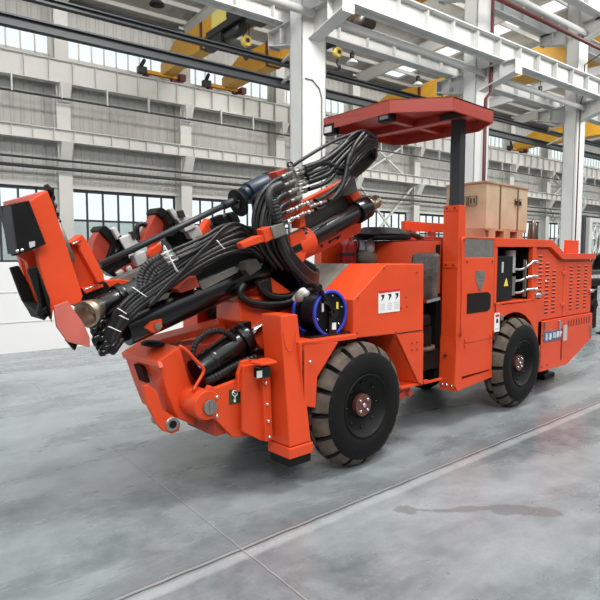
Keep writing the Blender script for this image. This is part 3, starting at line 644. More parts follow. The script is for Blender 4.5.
# far side hose bundle by the wheel
q = MB()
for k in range(7):
    o = k*3.2; q.tube([P(196+o*.9, 304+o*.2, .98), P(206+o, 308+o*.4, .96), P(215+o, 318+o*.4, .94), P(222+o*.8, 330+o*.2, .92)], .03, HOSE, 8, 7, .25)
q.build('far_hose_bundle', rig)
# ---------------------------------------------------------------- boom
def cylpx(mb, a, b, y, r, m, seg=28, yb=None, r1=None):
    A = P(*a, y); Bv = P(*b, y if yb is None else yb); mb.cyl(A, Bv, r, m, seg, r1); return A, Bv
mb = MB()
cylpx(mb, (123,330), (262,268), .52, .108, BLACK)          # lower big tube
mb.px([(150,296),(240,248),(268,240),(272,275),(190,306),(150,318)], .56, .22, BLKM)
bo = mb.build('boom', rig, .004)
q = MB(); cylpx(q, (134,340), (256,283), .44, .006, CHROME, 8); q.build('feed_rod', bo)
q = MB(); cylpx(q, (99,308), (118,299), .45, .066, BLACK); cylpx(q, (118,299), (124,296), .50, .088, BLACK); cylpx(q, (122,297), (196,264), .50, .070, CHAR); q.build('feed_cylinder', bo, .003)
q = MB(); A = P(100,307,.44); E_ = P(83,316,.38); D = (E_-A).normalized(); q.lathe(A, D, [(-.01, .055), (.03, .055), (.035, .062), (.12, .082), (.122, .072), (.05, .05), (.05, 0)], BRASS, 32); tag(q.build('flared_cap', bo), 'brass-coloured flared steel cap')
q = MB(); q.px([(187,279),(196,275.5),(200,287),(181,293),(177,289)], .38, .10, REDD); q.build('hose_bracket', bo, .004)
q = MB(); q.px([(199,283),(236,267),(238,272),(203,290)], .42, .03, DULL); tag(q.build('wear_strip', bo), 'dull grey metal strip'); q = MB(); q.px([(150,300),(170,293),(168,298),(150,304)], .42, .03, DULL); q.build('wear_strip', bo)
q = MB(); q.px([(146,328),(152,322),(162,319),(162.5,327),(159,332),(154,333)], .38, .05, RED); c = P(157, 326.5, .38); q.cyl(c, c+Vector((0, -.02, 0)), .022, DULL, 14); q.build('boom_lug', bo, .003)
# hoses draped along the boom, each one a part
random.seed(3)
def hose(parent, pts, r, m=HOSE, name='hydraulic_hose', seg=9, sub=6, ribs=0.0):
    q = MB(); q.tube([P(*p) if len(p) == 3 else p for p in pts], r, m, seg, sub, ribs); return q.build(name, parent)
for k in range(9):
    o = k-4; j = random.uniform(-1.5, 1.5)
    hose(bo, [(110+o*1.4, 350-abs(o)*.6+j, .42), (113+o*1.5, 334+j, .36), (123+o*1.3, 315+o*1.0, .30), (138+o*.9, 300+o*1.5, .29), (165+o*.6, 281+o*1.8, .29), (200+o*.2, 257+o*2.1, .31), (228, 243+o*2.6, .34), (248+o*.6, 240+o*3.0, .38), (262, 250+o*2.5, .42)], .013 if k % 2 else .018, HOSEG if k in (1, 4, 7) else HOSE)
for k in range(7):
    t = k/6
    hose(bo, [(148+t*5, 306-t*3, .28), (170+t*6, 282-t*4, .27), (192, 262-t*2, .28), (205+t*4, 247-t*4, .30), (222+t*3, 238-t*11, .33), (238, 233-t*9, .36), (252, 240-t*7, .38), (262, 262-t*6, .42)], .012, HOSEG if k % 3 == 1 else HOSE)
for k in range(3):
    hose(bo, [(140+k*3, 287+k*4, .30), (141+k*4, 274+k*4, .29), (148+k*4, 263+k*3.5, .28), (160+k*3, 256+k*4, .28)], .017, HOSEG, 'ribbed_hose', 10, 9, .3)
    q = MB(); cylpx(q, (160+k*3, 256+k*4), (172+k*3, 250.5+k*4), .28, .011, STEEL, 10); cylpx(q, (164+k*3, 254+k*4), (167+k*3, 252.7+k*4), .28, .016, CHROME, 6); q.build('hose_fitting', bo)
    hose(bo, [(172+k*3, 250.5+k*4, .28), (190+k*2, 243+k*4, .29), (205, 236+k*4, .30), (222, 226+k*4, .34), (236, 224+k*3, .38)], .012, HOSEG if k == 1 else HOSE)
for (u0, v0, u1, v1) in ((165,247,176,270), (169,257,178,271), (133,288,146,296), (118,309,126,313), (217,241,224,248), (109,327,120,331), (120,316,128,319)):
    q = MB(); q.tube([P(u0-1, v0, .32), P(u0, v0-.5, .245), P((u0+u1)/2, (v0+v1)/2, .235), P(u1, v1+.5, .25), P(u1+1, v1, .33)], .003, WHITE, 5, 3); tag(q.build('cable_tie', bo), 'thin white cable tie')
# tangle of hose ends at the foot of the boom
q = MB(); random.seed(5)
for k in range(12):
    u = random.uniform(97, 116); v = random.uniform(328, 352)
    q.tube([P(u, v, .42), P(u+random.uniform(-6, 6), v+random.uniform(-10, 3), .38), P(u+random.uniform(2, 12), v-random.uniform(4, 14), .42)], .02, BLACK, 7, 4)
q.blob(P(108, 344, .46), (.08, .06, .06), BLKM); q.blob(P(108, 330, .50), (.07, .06, .07), BLKM); q.build('hose_end_tangle', bo)
q = MB(); q.px([(92,318),(150,300),(160,322),(118,346),(100,340)], .55, .12, BLKM); q.build('end_housing', bo, .01)
# rear swing unit: orange clamp arm, twin cylinders
mb = MB(); mb.px([(262,262),(300,262),(361,232.5),(361,219),(355,216),(300,243),(280,236),(262,240)], .62, .12, RED); ba = mb.build('boom_arm', rig, .006)
q = MB(); q.px([(241,243),(256,236),(268,234),(270,240),(258,244),(243,249)], .21, .06, RED); q.px([(262,229),(270,226),(275,238),(266,243)], .20, .08, RED); q.build('clamp_arm', ba, .008)
q = MB(); q.px([(271,227),(283,223),(287,234),(275,239)], .185, .05, DULL); q.build('clamp_block', ba, .004)
q = MB(); q.px([(246,262),(257,259),(262,268),(250,276),(246,270)], .32, .08, DARKG); q.build('wear_strip', ba, .004)
mb = MB(); cylpx(mb, (262,262), (306,240), .50, .105, BLACK); cylpx(mb, (296,246), (362,209.5), .50, .078, BLACK); cylpx(mb, (356,213), (366,207), .50, .098, BLACK)
rc = mb.build('swing_cylinder', ba, .003)
q = MB(); cylpx(q, (366,207), (375,202), .50, .060, BRASS); q.blob(P(375, 202, .50), .062, BRASS, 16, 10); tag(q.build('flared_cap', rc), 'grey metal cylinder end cap')
q = MB(); A = P(293, 248, .50); Dv = (P(362, 210, .50)-A).normalized(); q.cyl(A, A+Dv*.17, .110, RED, 28); q.px([(290,236),(303,229),(309,243),(304,262),(294,262)], .40, .05, RED); q.build('cylinder_clamp', ba, .004)
q = MB()
for u in (322, 330, 338): c = P(u, 244-(u-322)*.5+2, .615); q.cyl(c, c+Vector((0, .01, 0)), .014, INK, 10)
q.px([(330,240.5),(341,235),(341,236.5),(330,242)], .615, .004, INK); q.build('arm_slot', ba)
q = MB(); q.px([(300,203),(349,178),(352,180),(352,188),(303,214),(298,212)], .60, .08, RED); q.px([(349,178),(354,180),(361,196),(371,199),(372,204),(357,206),(350,196)], .56, .12, RED); q.px([(276,200),(300,190),(303,214),(280,222)], .58, .12, REDD); q.build('hose_rack', ba, .006)
q = MB(); q.px([(343,182),(355,179),(358,192),(344,196)], .50, .05, DARKG); q.build('wear_strip', ba, .004); q = MB(); q.px([(303,212),(350,190),(352,206),(300,236)], .62, .04, DARKG); q.build('wear_strip', ba, .004)
# manifold plate with fittings and the upper hose loop
mp = MB(); mp.px([(290,167.5),(294,166.5),(303,200),(299,202.5)], .36, .16, DULL); mp.px([(276,172),(290,167),(292,170),(278,177)], .42, .1, REDD); man = mp.build('manifold_plate', ba, .003); man['label'] = 'pale metal hose manifold plate'
q = MB(); q.tube([P(290+2.4*math.cos(t*PI/5), 164.5+2.4*math.sin(t*PI/5), .4) for t in range(11)], .008, BLACK, 6, 1); q.build('lifting_eye', man)
left = [(284,176), (287,184), (290,192), (293,200)]
for i, (u, v) in enumerate(left):
    q = MB(); cylpx(q, (u-3, v+1.4), (u+8, v-3.2), .33+.02*(i % 2), .015, STEEL, 10); cylpx(q, (u+1, v-.3), (u+4, v-1.6), .33+.02*(i % 2), .021, DULL, 6); q.build('hose_fitting', man)
    e = i*1.6
    hose(man, [(u-3, v+1.4, .33), (u-14+e*.3, v+8, .30), (u-25+e*2.2, v+22, .28), (u-30+e*3.0, v+40, .28), (u-29+e*3.2, 232+e, .28), (u-22+e*3, 250+e, .32), (u-8+e*2.4, 268+e*.8, .36)], .016 if i != 2 else .022, (HOSE, HOSEG, HOSE, HOSE)[i])
    hose(man, [(u-3, v+3.4, .36), (u-12+e*.3, v+11, .34), (u-22+e*2.2, v+26, .32), (u-26+e*3.0, v+44, .32), (u-24+e*3.2, 238+e, .32), (u-16+e*3, 256+e, .36)], .012, HOSEG if i == 1 else HOSE)
hose(man, [(281,184,.26), (271,189,.25), (269,200,.24), (274,216,.24), (279,232,.24), (284,246,.26), (294,262,.30), (308,280,.34), (314,288,.38)], .026, HOSEG)
hose(man, [(272,200,.24), (275,212,.235), (279,226,.235), (281,232,.235)], .036, HOSE, 'ribbed_hose', 10, 8, .15)
for k in range(7):
    hose(man, [(275+k*1.4, 226+k*.5, .27), (279+k*1.5, 246, .26), (287+k*1.7, 262-k*.5, .28), (299+k*1.6, 277-k*1.1, .31), (312+k*.7, 287-k*2.2, .35), (317-k*.3, 283-k*2.6, .42), (306-k*2, 270-k*2.4, .46)], .017, HOSEG if k == 2 else HOSE)
right = [(301,169), (303,176), (305,183), (306,190), (302,172), (305,180)]
for i, (u, v) in enumerate(right):
    q = MB(); cylpx(q, (u-7, v+2.5), (u+3, v-1), .36+.03*(i % 2), .015, STEEL, 10); cylpx(q, (u-3, v+1.2), (u, v+.2), .36+.03*(i % 2), .021, DULL, 6); q.build('hose_fitting', man)
    e = i*3.0
    hose(man, [(u+3, v-1, .36), (u+22, v-8-e*.1, .37), (336+e*.6, 152+e*1.4, .38), (352+e*.5, 138+e*1.2, .41), (366+e*.5, 133+e*.9, .46), (375, 138+e*1.2, .52), (374, 150+e*.6, .56), (362, 162+e*.6, .58), (345, 172+e*.8, .58)], .018 if i % 2 else .023)
hose(man, [(291,168,.42), (300,161,.40), (330,143,.40), (352,134,.41), (362,131,.44), (370,133,.5), (374,141,.54)], .013)
hose(man, [(292,176,.42), (312,166,.40), (338,148,.40), (354,134,.39), (365,131,.42), (372,136,.5), (370,150,.54), (354,166,.56)], .013)
hose(man, [(367,136,.40), (358,146,.37), (349,157,.35), (346,172,.34), (342,186,.33), (334,197,.33), (325,203,.34), (318,205,.34)], .022)
hose(man, [(364,133,.38), (356,143,.36), (351,154,.35), (347,166,.34)], .020)
for i, (u, v) in enumerate(((292,209), (293,218), (284,223), (303,204), (304,213), (316,204))):
    q = MB(); cylpx(q, (u-7, v+3), (u+9, v-2.6), .32, .011, STEEL, 10); cylpx(q, (u-3, v+1.6), (u, v+.6), .32, .018, STEEL, 6); cylpx(q, (u+3, v-.4), (u+6, v-1.5), .32, .018, CHROME, 6); q.build('hose_fitting', man)
    if i < 3: hose(man, [(u-7, v+3, .32), (u-16, v+8, .31), (u-24, v+16+i, .31), (u-26+i*3, 234+i*2, .32)], .017)
    if 2 < i: hose(man, [(u+12, v-3.5, .32), (u+22, v-8, .34), (335+i*3, 184-i, .40), (344+i*2, 168+i*2, .45)], .017)
q = MB(); q.px([(276,205),(300,196),(303,218),(282,226)], .40, .08, REDD); q.px([(300,208),(303,206),(306,226),(300,228)], .36, .1, RED); q.build('fitting_bracket', man, .004)
q = MB(); q.px([(258,196),(276,180),(290,206),(276,236),(262,240)], .50, .10, BLKM); q.px([(258,236),(290,244),(306,262),(316,292),(292,296),(270,280)], .46, .14, BLKM); q.build('rear_housing', ba, .02)
# ---------------------------------------------------------------- drill rod, disc and drifter on the far side of the boom
mb = MB(); A, Bv = cylpx(mb, (100,265), (240,198), .68, .022, CHAR, 16); Dv = (Bv-A).normalized(); mb.cyl(A+Dv*(Bv-A).length*.86, Bv, .030, CHAR, 16)
dr = mb.build('drill_rod', rig)
q = MB(); c = P(238, 203, .68); q.cyl(c-Dv*.008, c+Dv*.008, .105, BLKM, 36); q.cyl(c-Dv*.02, c+Dv*.03, .04, BLACK, 16); q.build('rod_disc', dr)
q = MB(); c = P(243, 195, .70); q.cyl(c, c+Dv*.06, .06, NAVY, 20); q.cyl(c+Dv*.05, c+Dv*.30, .078, NAVY, 28); q.cyl(c+Dv*.30, c+Dv*.44, .06, NAVY, 24); q.cyl(c+Dv*.26, c+Dv*.29, .085, BLACK, 28); tag(q.build('drill_motor', dr, .004), 'dark blue cylindrical drill motor')
# perforated feed beam
mb = MB(); mb.px([(112,284),(116,279),(158,262),(206,246),(240,236),(240,250),(206,262),(160,282),(118,300)], .70, .10, DULL); fb = mb.build('feed_beam', rig, .003)
for i in range(8):
    u = 120+i*7; v = 285.5-i*3.0; q = MB(); c = P(u, v, .698); q.cyl(c, c+Vector((0, .01, 0)), .012, INK, 10); q.build('feed_hole', fb)
q = MB(); q.px([(104,281),(120,279),(136,282),(130,289),(112,290)], .66, .06, RED); q.build('guide_shoe', fb, .004)
# three clamp heads on the feed: red cheek, black block, pale hinged cover
def head(y, red, blk, blk2, c1, c2, c3):
    m = MB(); m.px(red, y, .10, REDD); h = m.build('rod_clamp', fb, .004)
    q = MB(); q.px(blk, y-.03, .16, BLKM); q.px(blk2, y+.02, .10, BLACK); q.build('clamp_block', h, .006)
    q = MB(); q.px(c1, y-.06, .05, GREYP); q.px(c2, y-.07, .08, GREYP); q.px(c3, y-.05, .08, GREYP); tag(q.build('hinged_cover', h, .006), 'pale grey hinged cover')
    return h
h1 = head(.86, [(92,252),(94,240),(100,230),(113,243),(111,258),(103,263),(96,260)], [(99,230),(102,226),(106,225.5),(111,230),(118,243),(114,257),(107,260),(112,244)], [(108,256),(122,248),(128,256),(140,268),(130,282),(112,276),(100,268)],
     [(112,229),(115.5,226.5),(122,237),(118,240)], [(119,238),(131,234),(140,249),(128,254)], [(134,256),(145,250.5),(148,261),(138,267)])
h2 = head(.88, [(143,241),(146,232),(157,212),(166,222),(172,228),(160,242),(150,247)], [(156,213),(158,208.5),(162,207),(169,212),(176,224),(172,231),(164,236),(166,221)], [(168,228),(182,220),(192,232),(194,244),(176,252),(166,240)],
     [(169,209),(173,207),(180,217),(176,220)], [(177,219),(188,215),(197,227),(186,232)], [(187,230),(198,225),(203,235),(192,239)])
for hh, a, b in ((h1, 132, 239), (h2, 180, 218)):
    q = MB(); q.px([(a-2,b-7),(a+3,b-8),(a+6,b-1),(a+1,b)], .78, .03, INK); q.px([(a-14,b-2),(a-11,b-4),(a-6,b+8),(a-3,b+18),(a-7,b+18),(a-11,b+6)], .80, .1, BLACK); q.build('cover_latch', hh)
m = MB(); m.px([(201,231),(209,218),(212,226),(210,236),(200,238)], .92, .08, RED); m.px([(211,226),(214,219),(222,217),(232,213),(236,216),(240,226),(226,230),(214,232)], .90, .12, CHAR); fh = m.build('rod_clamp', fb, .005)
q = MB(); q.px([(213,218),(222,214),(225,220),(218,226)], .86, .05, BLKM); q.px([(228,213),(236,211),(241,222),(236,224)], .86, .05, CHAR); q.build('clamp_block', fh, .005)
q = MB(); q.px([(115,272),(150,252),(170,250),(160,262),(126,280)], .86, .12, REDD); q.px([(150,249),(160,243),(163,246),(160,254),(150,258)], .84, .06, RED); q.px([(116,273),(122,269),(125,272),(119,276)], .80, .03, GREYP); q.px([(127,268),(131,265),(133,270),(129,273)], .80, .03, GREYP); q.build('clamp_base', fb, .008)
hose(fb, [(138,240,.95), (137,228,.94), (141,224,.94), (147,226,.94), (149,230,.94)], .018)
# ---------------------------------------------------------------- feed nose at the far left
YH = .42
mb = MB()
mb.px([(29,201),(47.5,190.5),(53.5,205),(83,296),(80,304),(53.5,308),(52,320),(36,250)], YH, .05, RED)
mb.px([(17,255),(30,250),(47,244),(58,290),(54,310),(44,318),(30,280),(27,262)], YH+.10, .05, RED)
mb.px([(14,199),(46,190),(49,194),(30,201),(15,204)], YH+.02, .22, REDP)
mb.px([(17,250),(27,250),(41,300),(35,300),(30,295)], YH+.22, .05, RED)
no = mb.build('nose_plate', rig, .005)
q = MB(); q.px([(29,200.5),(46,244),(32,250),(18.5,254),(11,205)], YH-.05, .04, BLKM); q.px([(1,206),(11.5,205),(19.5,254),(14,256),(5,225)], YH+.12, .05, BLKM)
q.px([(11,205),(14,205),(21,253),(18.5,254)], YH-.05, .2, BLKM); q.build('rubber_guard', no, .006)
for u, v in ((17.5,251), (22,250)): q = MB(); q.blob(P(u, v, YH-.055), .009, CHROME); q.build('bolt', no)
q = MB(); q.px([(29,242),(35,241),(35,246),(30,248)], YH-.054, .004, GREYP); q.build('sticker', no)
def guard(y, pts, th): q = MB(); q.px(pts, y, th, BLKM); return q
q = MB(); arm = [(28,269),(37,265.5),(50,298),(50.5,316),(44,320.5),(37,314),(39.5,303)]; q.px(arm, YH-.03, .03, BLKM)
q.px([(u-18, v-1.5) for u, v in ((28,269),(37,267),(56,302),(54,312),(50,317),(40,301))], YH+.16, .03, BLKM)
q.hexa([P(37,313,YH-.03), P(44,320.5,YH-.03), P(50.5,316,YH-.03), P(47,306,YH-.03)], [P(22,300,YH+.18), P(31,317,YH+.18), P(37,310,YH+.18), P(34,300,YH+.18)], BLKM); q.build('hook_guard', no, .006)
q = MB(); q.px([(54,306.5),(68,301),(71,306),(84,324),(90,338),(90,347.5),(68,342),(57,327)], YH-.06, .02, REDP); tag(q.build('splash_plate', no, .002), 'faded pinkish red lower plate')
q = MB(); q.px([(66,340),(78,344),(75,350.5)], YH+.02, .03, BLKM); q.build('plate_tip', no)
q = MB(); q.px([(71,242.5),(82,234),(86,239),(104,275),(105,281),(98,283),(80,250),(80,246)], YH+.10, .10, RED); q.px([(61,250),(70,245),(81,240),(98,283),(97,288),(84,294),(72,288)], YH+.16, .04, RED); q.px([(82,288),(97,284),(103,284),(104,287),(86,294)], YH+.12, .12, RED); q.build('hinge_frame', no, .005)
q = MB(); q.tube([P(72, 244, YH+.08), P(81, 240.5, YH+.1)], .004, CHROME, 6, 1); q.tube([P(84, 290, YH+.08), P(97, 285, YH+.1)], .004, CHROME, 6, 1); q.build('hinge_pin', no)
q = MB()
for k in range(9): q.blob(P(52+k*2.0, 198+k*8, YH+.07), (.018, .02, .022), (BLKM, DARKG, BLACK)[k % 3])
q.cyl(P(47,191,YH+.05), P(50,190,YH+.05), .035, BLKM, 14); q.cyl(P(48, 193, YH+.06), P(56, 220, YH+.07), .018, BLKM, 8); q.cyl(P(56, 220, YH+.07), P(72, 262, YH+.07), .022, DULL, 8); q.build('roller_chain', no)
q = MB(); q.px([(70,290),(86,290),(106,281),(112,290),(98,302),(90,312),(74,304)], YH+.14, .12, BLKM); q.build('end_housing', no, .01)
# ---------------------------------------------------------------- cab, canopy
XP0, XP1 = 1.385, 1.50
mb = MB(); mb.prism([(XP0, .40), (1.44, .335), (XP1, .36), (XP1, 2.06), (XP0, 2.06)], YN, .21, RED); mb.prism([(XP0-.002, .85), (XP0-.012, .70), (XP0-.012, .42), (1.38, .35), (1.38, .85)], YN+.003, .213, RED)
post = mb.build('canopy_post', rig, .006)
q = MB(); q.bb(1.395, 1.49, .06, .16, 2.04, 2.88, CHAR); tag(q.build('post_upper', post, .006), 'charcoal upper part of the canopy post')
q = MB(); q.tube([P(465,238.5,YN), P(463.3,238.5,YN-.045), P(462,244,YN-.05), P(461.8,300,YN-.05), P(460.8,331,YN-.05), P(460.8,335,YN)], .011, RED, 8, 5); q.build('grab_handle', post)
for v in (208, 264):
    q = MB(); zc = P(455, v+1, YN+.1).z; q.bb(XP0-.008, XP0, YN+.01, .20, zc-.025, zc+.025, RED)
    for y in (.09, .17): q.cyl((XP0-.012, y, zc), (XP0, y, zc), .010, INK, 8)
    q.build('clamp_plate', post, .002)
q = MB(); c = P(449.5, 368, .1); q.cyl((XP0-.04, .14, .68), (XP0-.02, .14, .68), .012, INK, 8); q.build('bolt', post)
for y in (.08, .13, .18): q = MB(); q.blob((XP0-.01, y, .40), .013, CHROME); q.build('bolt', post)
q = MB(); q.bb(1.34, 1.40, .24, 1.16, 1.25, 1.74, RED); q.build('cab_partition', rig, .005); q = MB(); q.bb(1.34, 1.40, .24, 1.16, .42, 1.25, BLKM); q.bb(.92, 1.34, .9, 1.16, .5, 1.25, BLKM); q.build('cab_shade_block', rig)  # matt black boxes paint in the shade of the cab interior
# canopy: chamfered sheet with deep flanges, one top plate
ring = [(.72,1.12), (.67,.28), (1.00,-.12), (1.64,-.12), (1.86,.14), (1.86,1.0), (1.78,1.12)]
mb = MB(); zt, zb = 2.905, 2.79
mb.hexa([Vector((x, y, zt-.015)) for x, y in ring], [Vector((x, y, zt)) for x, y in ring], REDSH)
cx, cy = 1.34, .64
for i in range(len(ring)):
    a = ring[i]; b = ring[(i+1) % len(ring)]
    def inn(p, k=.018): d = Vector((cx-p[0], cy-p[1])).normalized(); return (p[0]+d.x*k, p[1]+d.y*k)
    a2, b2 = inn(a), inn(b); dz = .0
    mb.hexa([Vector((a[0], a[1], zb+dz)), Vector((b[0], b[1], zb+dz)), Vector((b2[0], b2[1], zb+dz)), Vector((a2[0], a2[1], zb+dz))], [Vector((a[0], a[1], zt)), Vector((b[0], b[1], zt)), Vector((b2[0], b2[1], zt)), Vector((a2[0], a2[1], zt))], REDSH)
mb.bb(.78, 1.9, .55, .62, zt-.07, zt-.015, REDSH); mb.bb(1.38, 1.48, -.05, 1.08, zt-.08, zt-.015, REDSH)
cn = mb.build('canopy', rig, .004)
q = MB(); q.bb(1.36, 1.50, .04, .26, 2.83, 2.88, CHAR); q.build('mount_plate', cn, .003)
for x, y in ((.735, .36), (.745, 1.04)):
    q = MB(); q.box((x, y, 2.79), (.08, .14, .10), BLKM); wlamp = q.build('work_light', cn, .008)
    q = MB(); q.box((x-.042, y, 2.785), (.006, .09, .055), GLASSY if y > .5 else mat('dim_lamp_glass', (.12, .13, .13, 1), .2)); q.build('lamp_lens', wlamp)
for x in (1.1, 1.62): q = MB(); q.cyl((x, -.104, 2.885), (x, -.098, 2.885), .014, INK, 8); q.build('bolt', cn)
# cab floor, seat, bulkheads
q = MB(); q.cyl((1.17, .36, .74), (1.17, .36, .77), .19, mat('brown_step_plate', (.10, .06, .035, 1), .7), 30); q.bb(.90, 1.34, .20, 1.15, .56, .74, BLKM); tag(q.build('cab_floor', rig), 'round brown step plate in the cab opening')  # black box paints the dark below the step plate
q = MB(); q.bb(1.0, 1.06, .12, .14, .47, .50, RED); q.bb(1.02, 1.3, .13, .15, .46, .48, RED); q.build('step_rail', rig)
SEATM = mat('seat_plastic_cover', (.10, .09, .085, 1), .22, bump=.6, scale=22, var=.4, vscale=12)
mb = MB(); mb.bb(1.05, 1.25, .22, .5, .74, .96, BLKM); st = mb.build('operator_seat', rig, .01)
q = MB(); q.bb(.92, 1.22, .20, .56, .96, 1.07, BLKM); q.build('seat_cushion', st, .03)
q = MB(); q.hexa([Vector((1.17, .14, 1.18)), Vector((1.24, .14, 1.18)), Vector((1.24, .46, 1.18)), Vector((1.17, .46, 1.18))], [Vector((1.22, .16, 1.63)), Vector((1.29, .16, 1.63)), Vector((1.29, .45, 1.63)), Vector((1.22, .45, 1.63))], SEATM); tag(q.build('backrest', st, .035), 'dark backrest wrapped in clear plastic film')
q = MB(); q.bar((1.0, .12, 1.20), (1.2, .12, 1.22), .03, .025, CHROME); q.build('armrest', st)
q = MB(); q.bb(.72, 2.9, 1.16, 1.2, .9, 1.76, RED); q.build('cab_wall', rig, .004)
q = MB(); q.bb(.68, .76, 1.10, 1.2, .95, 1.80, RED); q.build('cab_corner_post', rig, .004)
q = MB(); q.bb(2.1, 3.2, 1.20, 1.25, 1.89, 2.0, RED); q.bb(2.1, 3.2, 1.14, 1.25, 1.78, 1.83, REDD); q.bb(2.2, 2.3, 1.18, 1.24, 1.78, 1.9, REDD); q.bb(2.6, 2.7, 1.18, 1.24, 1.78, 1.9, REDD); q.build('rear_top_beam', rig, .005)
q = MB(); q.box((1.32, .22, 1.66), (.03, .03, .09), BLKM); q.build('switch_box', rig, .004)
q = MB(); q.lathe((1.45, 1.0, 1.77), (0, 0, 1), [(0, .30), (.03, .31), (.035, .25), (.04, 0)], BLKM, 30)
for k in range(5):
    r = .34-k*.03; q.tube([Vector((1.45+r*1.1*math.cos(t*2*PI/16), 1.0+r*.6*math.sin(t*2*PI/16), 1.82+k*.013)) for t in range(17)], .02, HOSE, 7, 2)
q.tube([Vector((1.7, .9, 1.84)), Vector((1.95, .92, 1.82)), Vector((2.15, .98, 1.79))], .025, HOSE, 8, 4); q.tube([Vector((1.7, .98, 1.86)), Vector((1.95, 1.0, 1.84)), Vector((2.2, 1.04, 1.79))], .025, HOSE, 8, 4)
q.build('coiled_hose', rig)
q = MB(); q.blob((1.30, 1.05, 1.58), (.18, .09, .09), DUSTG); q.blob((1.28, 1.0, 1.70), (.05, .05, .08), GREYP); q.bb(1.10, 1.20, 1.0, 1.02, 1.66, 1.76, mat('pale_blue_box', (.30, .38, .46, 1), .4)); q.build('control_console', rig)
# ---------------------------------------------------------------- door panel
mb = MB(); mb.bb(1.50, 2.045, YN, YN+.05, .47, 1.585, RED); mb.bb(1.50, 2.06, YN, .16, 1.765, 1.78, RED); mb.bb(2.03, 2.06, YN, YN+.05, 1.58, 1.77, RED)
dp = mb.build('side_panel', rig, .005)
q = MB(); q.bb(1.505, 2.03, YN+.005, YN+.02, 1.585, 1.765, STEEL); tag(q.build('window_plate', dp, .002), 'bare grey steel plate at the top of the side panel')
q = MB(); q.prism([(1.555,1.06), (1.555,1.25), (1.93,1.25), (1.985,1.22), (1.985,1.09), (1.93,1.06)], YN-.003, YN+.004, mat('dark_brown_opening', (.010, .005, .004, 1), .3, spec=.2)); q.build('name_slot', dp)
q = MB(); q.prism([(1.70,1.46), (1.86,1.46), (1.865,1.38), (1.845,1.35), (1.83,1.33), (1.80,1.27), (1.76,1.27), (1.73,1.33), (1.71,1.35), (1.695,1.38)], YN-.004, YN+.002, DULL)
for a in range(3): q.bb(1.72+a*.045, 1.745+a*.045, YN-.006, YN, 1.395, 1.44, STEEL)
q.bb(1.73, 1.83, YN-.006, YN, 1.365, 1.375, STEEL); tag(q.build('emblem', dp), 'grey shield-shaped emblem plate')
q = MB(); q.bb(1.50, 2.045, YN-.002, YN+.002, .781, .787, REDD)
q.build('panel_gap', dp)
for x in (1.54, 2.0):
    for z in (.81, .755): q = MB(); q.box((x, YN-.006, z), (.03, .012, .035), RED); q.build('hinge', dp, .003)
for x in (1.54, 2.0): q = MB(); q.cyl((x, YN-.004, 1.545), (x, YN, 1.545), .010, INK, 8); q.build('bolt', dp)
q = MB(); q.bb(1.44, 2.02, .10, .22, .36, .47, REDD); q.prism([(1.42,.34), (2.08,.38), (2.10,.46), (1.5,.44)], .06, .18, RED); q.build('sill_step', rig, .005)
q = MB(); q.bb(1.50, 2.06, YN+.05, 1.2, .55, 1.76, REDD); q.build('cab_rear_box', rig)
# ---------------------------------------------------------------- engine cover
mb = MB()
mb.prism([(2.05,1.69), (2.05,1.78), (3.32,1.78), (3.67,1.63), (4.62,1.63), (4.62,1.56), (3.63,1.56), (3.29,1.70)], YN-.005, 1.25, RED)
mb.prism([(2.90,.30), (2.90,1.70), (3.29,1.70), (3.63,1.56), (4.60,1.56), (4.60,.53), (3.86,.285), (3.12,.29)], .10, 1.22, RED)
# near skin with wheel arch
arch = [(2.47+.60*math.cos(t), .42+.58*math.sin(t)) for t in [PI*k/14 for k in range(1, 13)]]
al = [(2.07, .80)]+[(x, z) for x, z in reversed(arch) if x > 2.09]
for i in range(len(al)-1):
    a, b = al[i], al[i+1]; mb.prism([a, b, (b[0], 1.12), (a[0], 1.12)], YN, YN+.05, RED)
    mb.prism([a, b, (b[0], b[1]+.02), (a[0], a[1]+.02)], YN, .40, RED)
mb.prism([(3.04,.62), (3.10,.29), (3.13,.29), (3.13,.87), (3.04,.87)], YN, YN+.05, RED)
mb.prism([al[-1], (3.13,.62), (3.13,1.12), (al[-1][0],1.12)], YN, YN+.05, RED)
mb.bb(2.05, 2.10, YN, YN+.05, .86, 1.70, RED); mb.bb(2.86, 2.95, YN, YN+.05, 1.10, 1.70, RED); mb.bb(2.05, 2.92, YN, .50, 1.10, 1.13, RED)
mb.bb(2.05, 2.92, 1.15, 1.22, .9, 1.70, RED)
eng = mb.build('engine_cover', rig, .005)
q = MB(); q.bb(2.06, 2.90, .46, .50, 1.12, 1.70, BLKM); q.bb(2.88, 2.90, .1, .5, 1.12, 1.7, BLKM); q.bb(2.06, 2.10, .1, .5, 1.12, 1.7, BLKM); q.build('bay_back', eng)
q = MB(); q.bb(2.12, 2.50, .09, .40, 1.14, 1.60, mat('bay_box_black', (.008, .009, .010, 1), .5, spec=.2)); cb = q.build('control_box', eng, .006)
q = MB(); q.prism([(2.32,1.29), (2.40,1.29), (2.36,1.37)], .083, .09, YEL); tag(q.build('sticker', cb), 'yellow warning triangle')
q = MB(); q.bb(2.26, 2.29, .083, .09, 1.43, 1.54, GREYP); q.build('sticker', cb)
q = MB(); q.cyl((2.64, .20, 1.42), (2.64, .20, 1.66), .06, GREYP, 18); tag(q.build('filter_canister', eng, .004), 'pale grey filter canister')
q = MB(); q.box((2.60, .17, 1.34), (.10, .08, .08), DULL); q.box((2.58, .15, 1.24), (.06, .07, .12), STEEL); q.box((2.68, .2, 1.30), (.05, .06, .14), BLKM); q.cyl((2.62, .2, 1.14), (2.62, .2, 1.22), .03, STEEL, 12); q.build('fuel_valve', eng, .004)
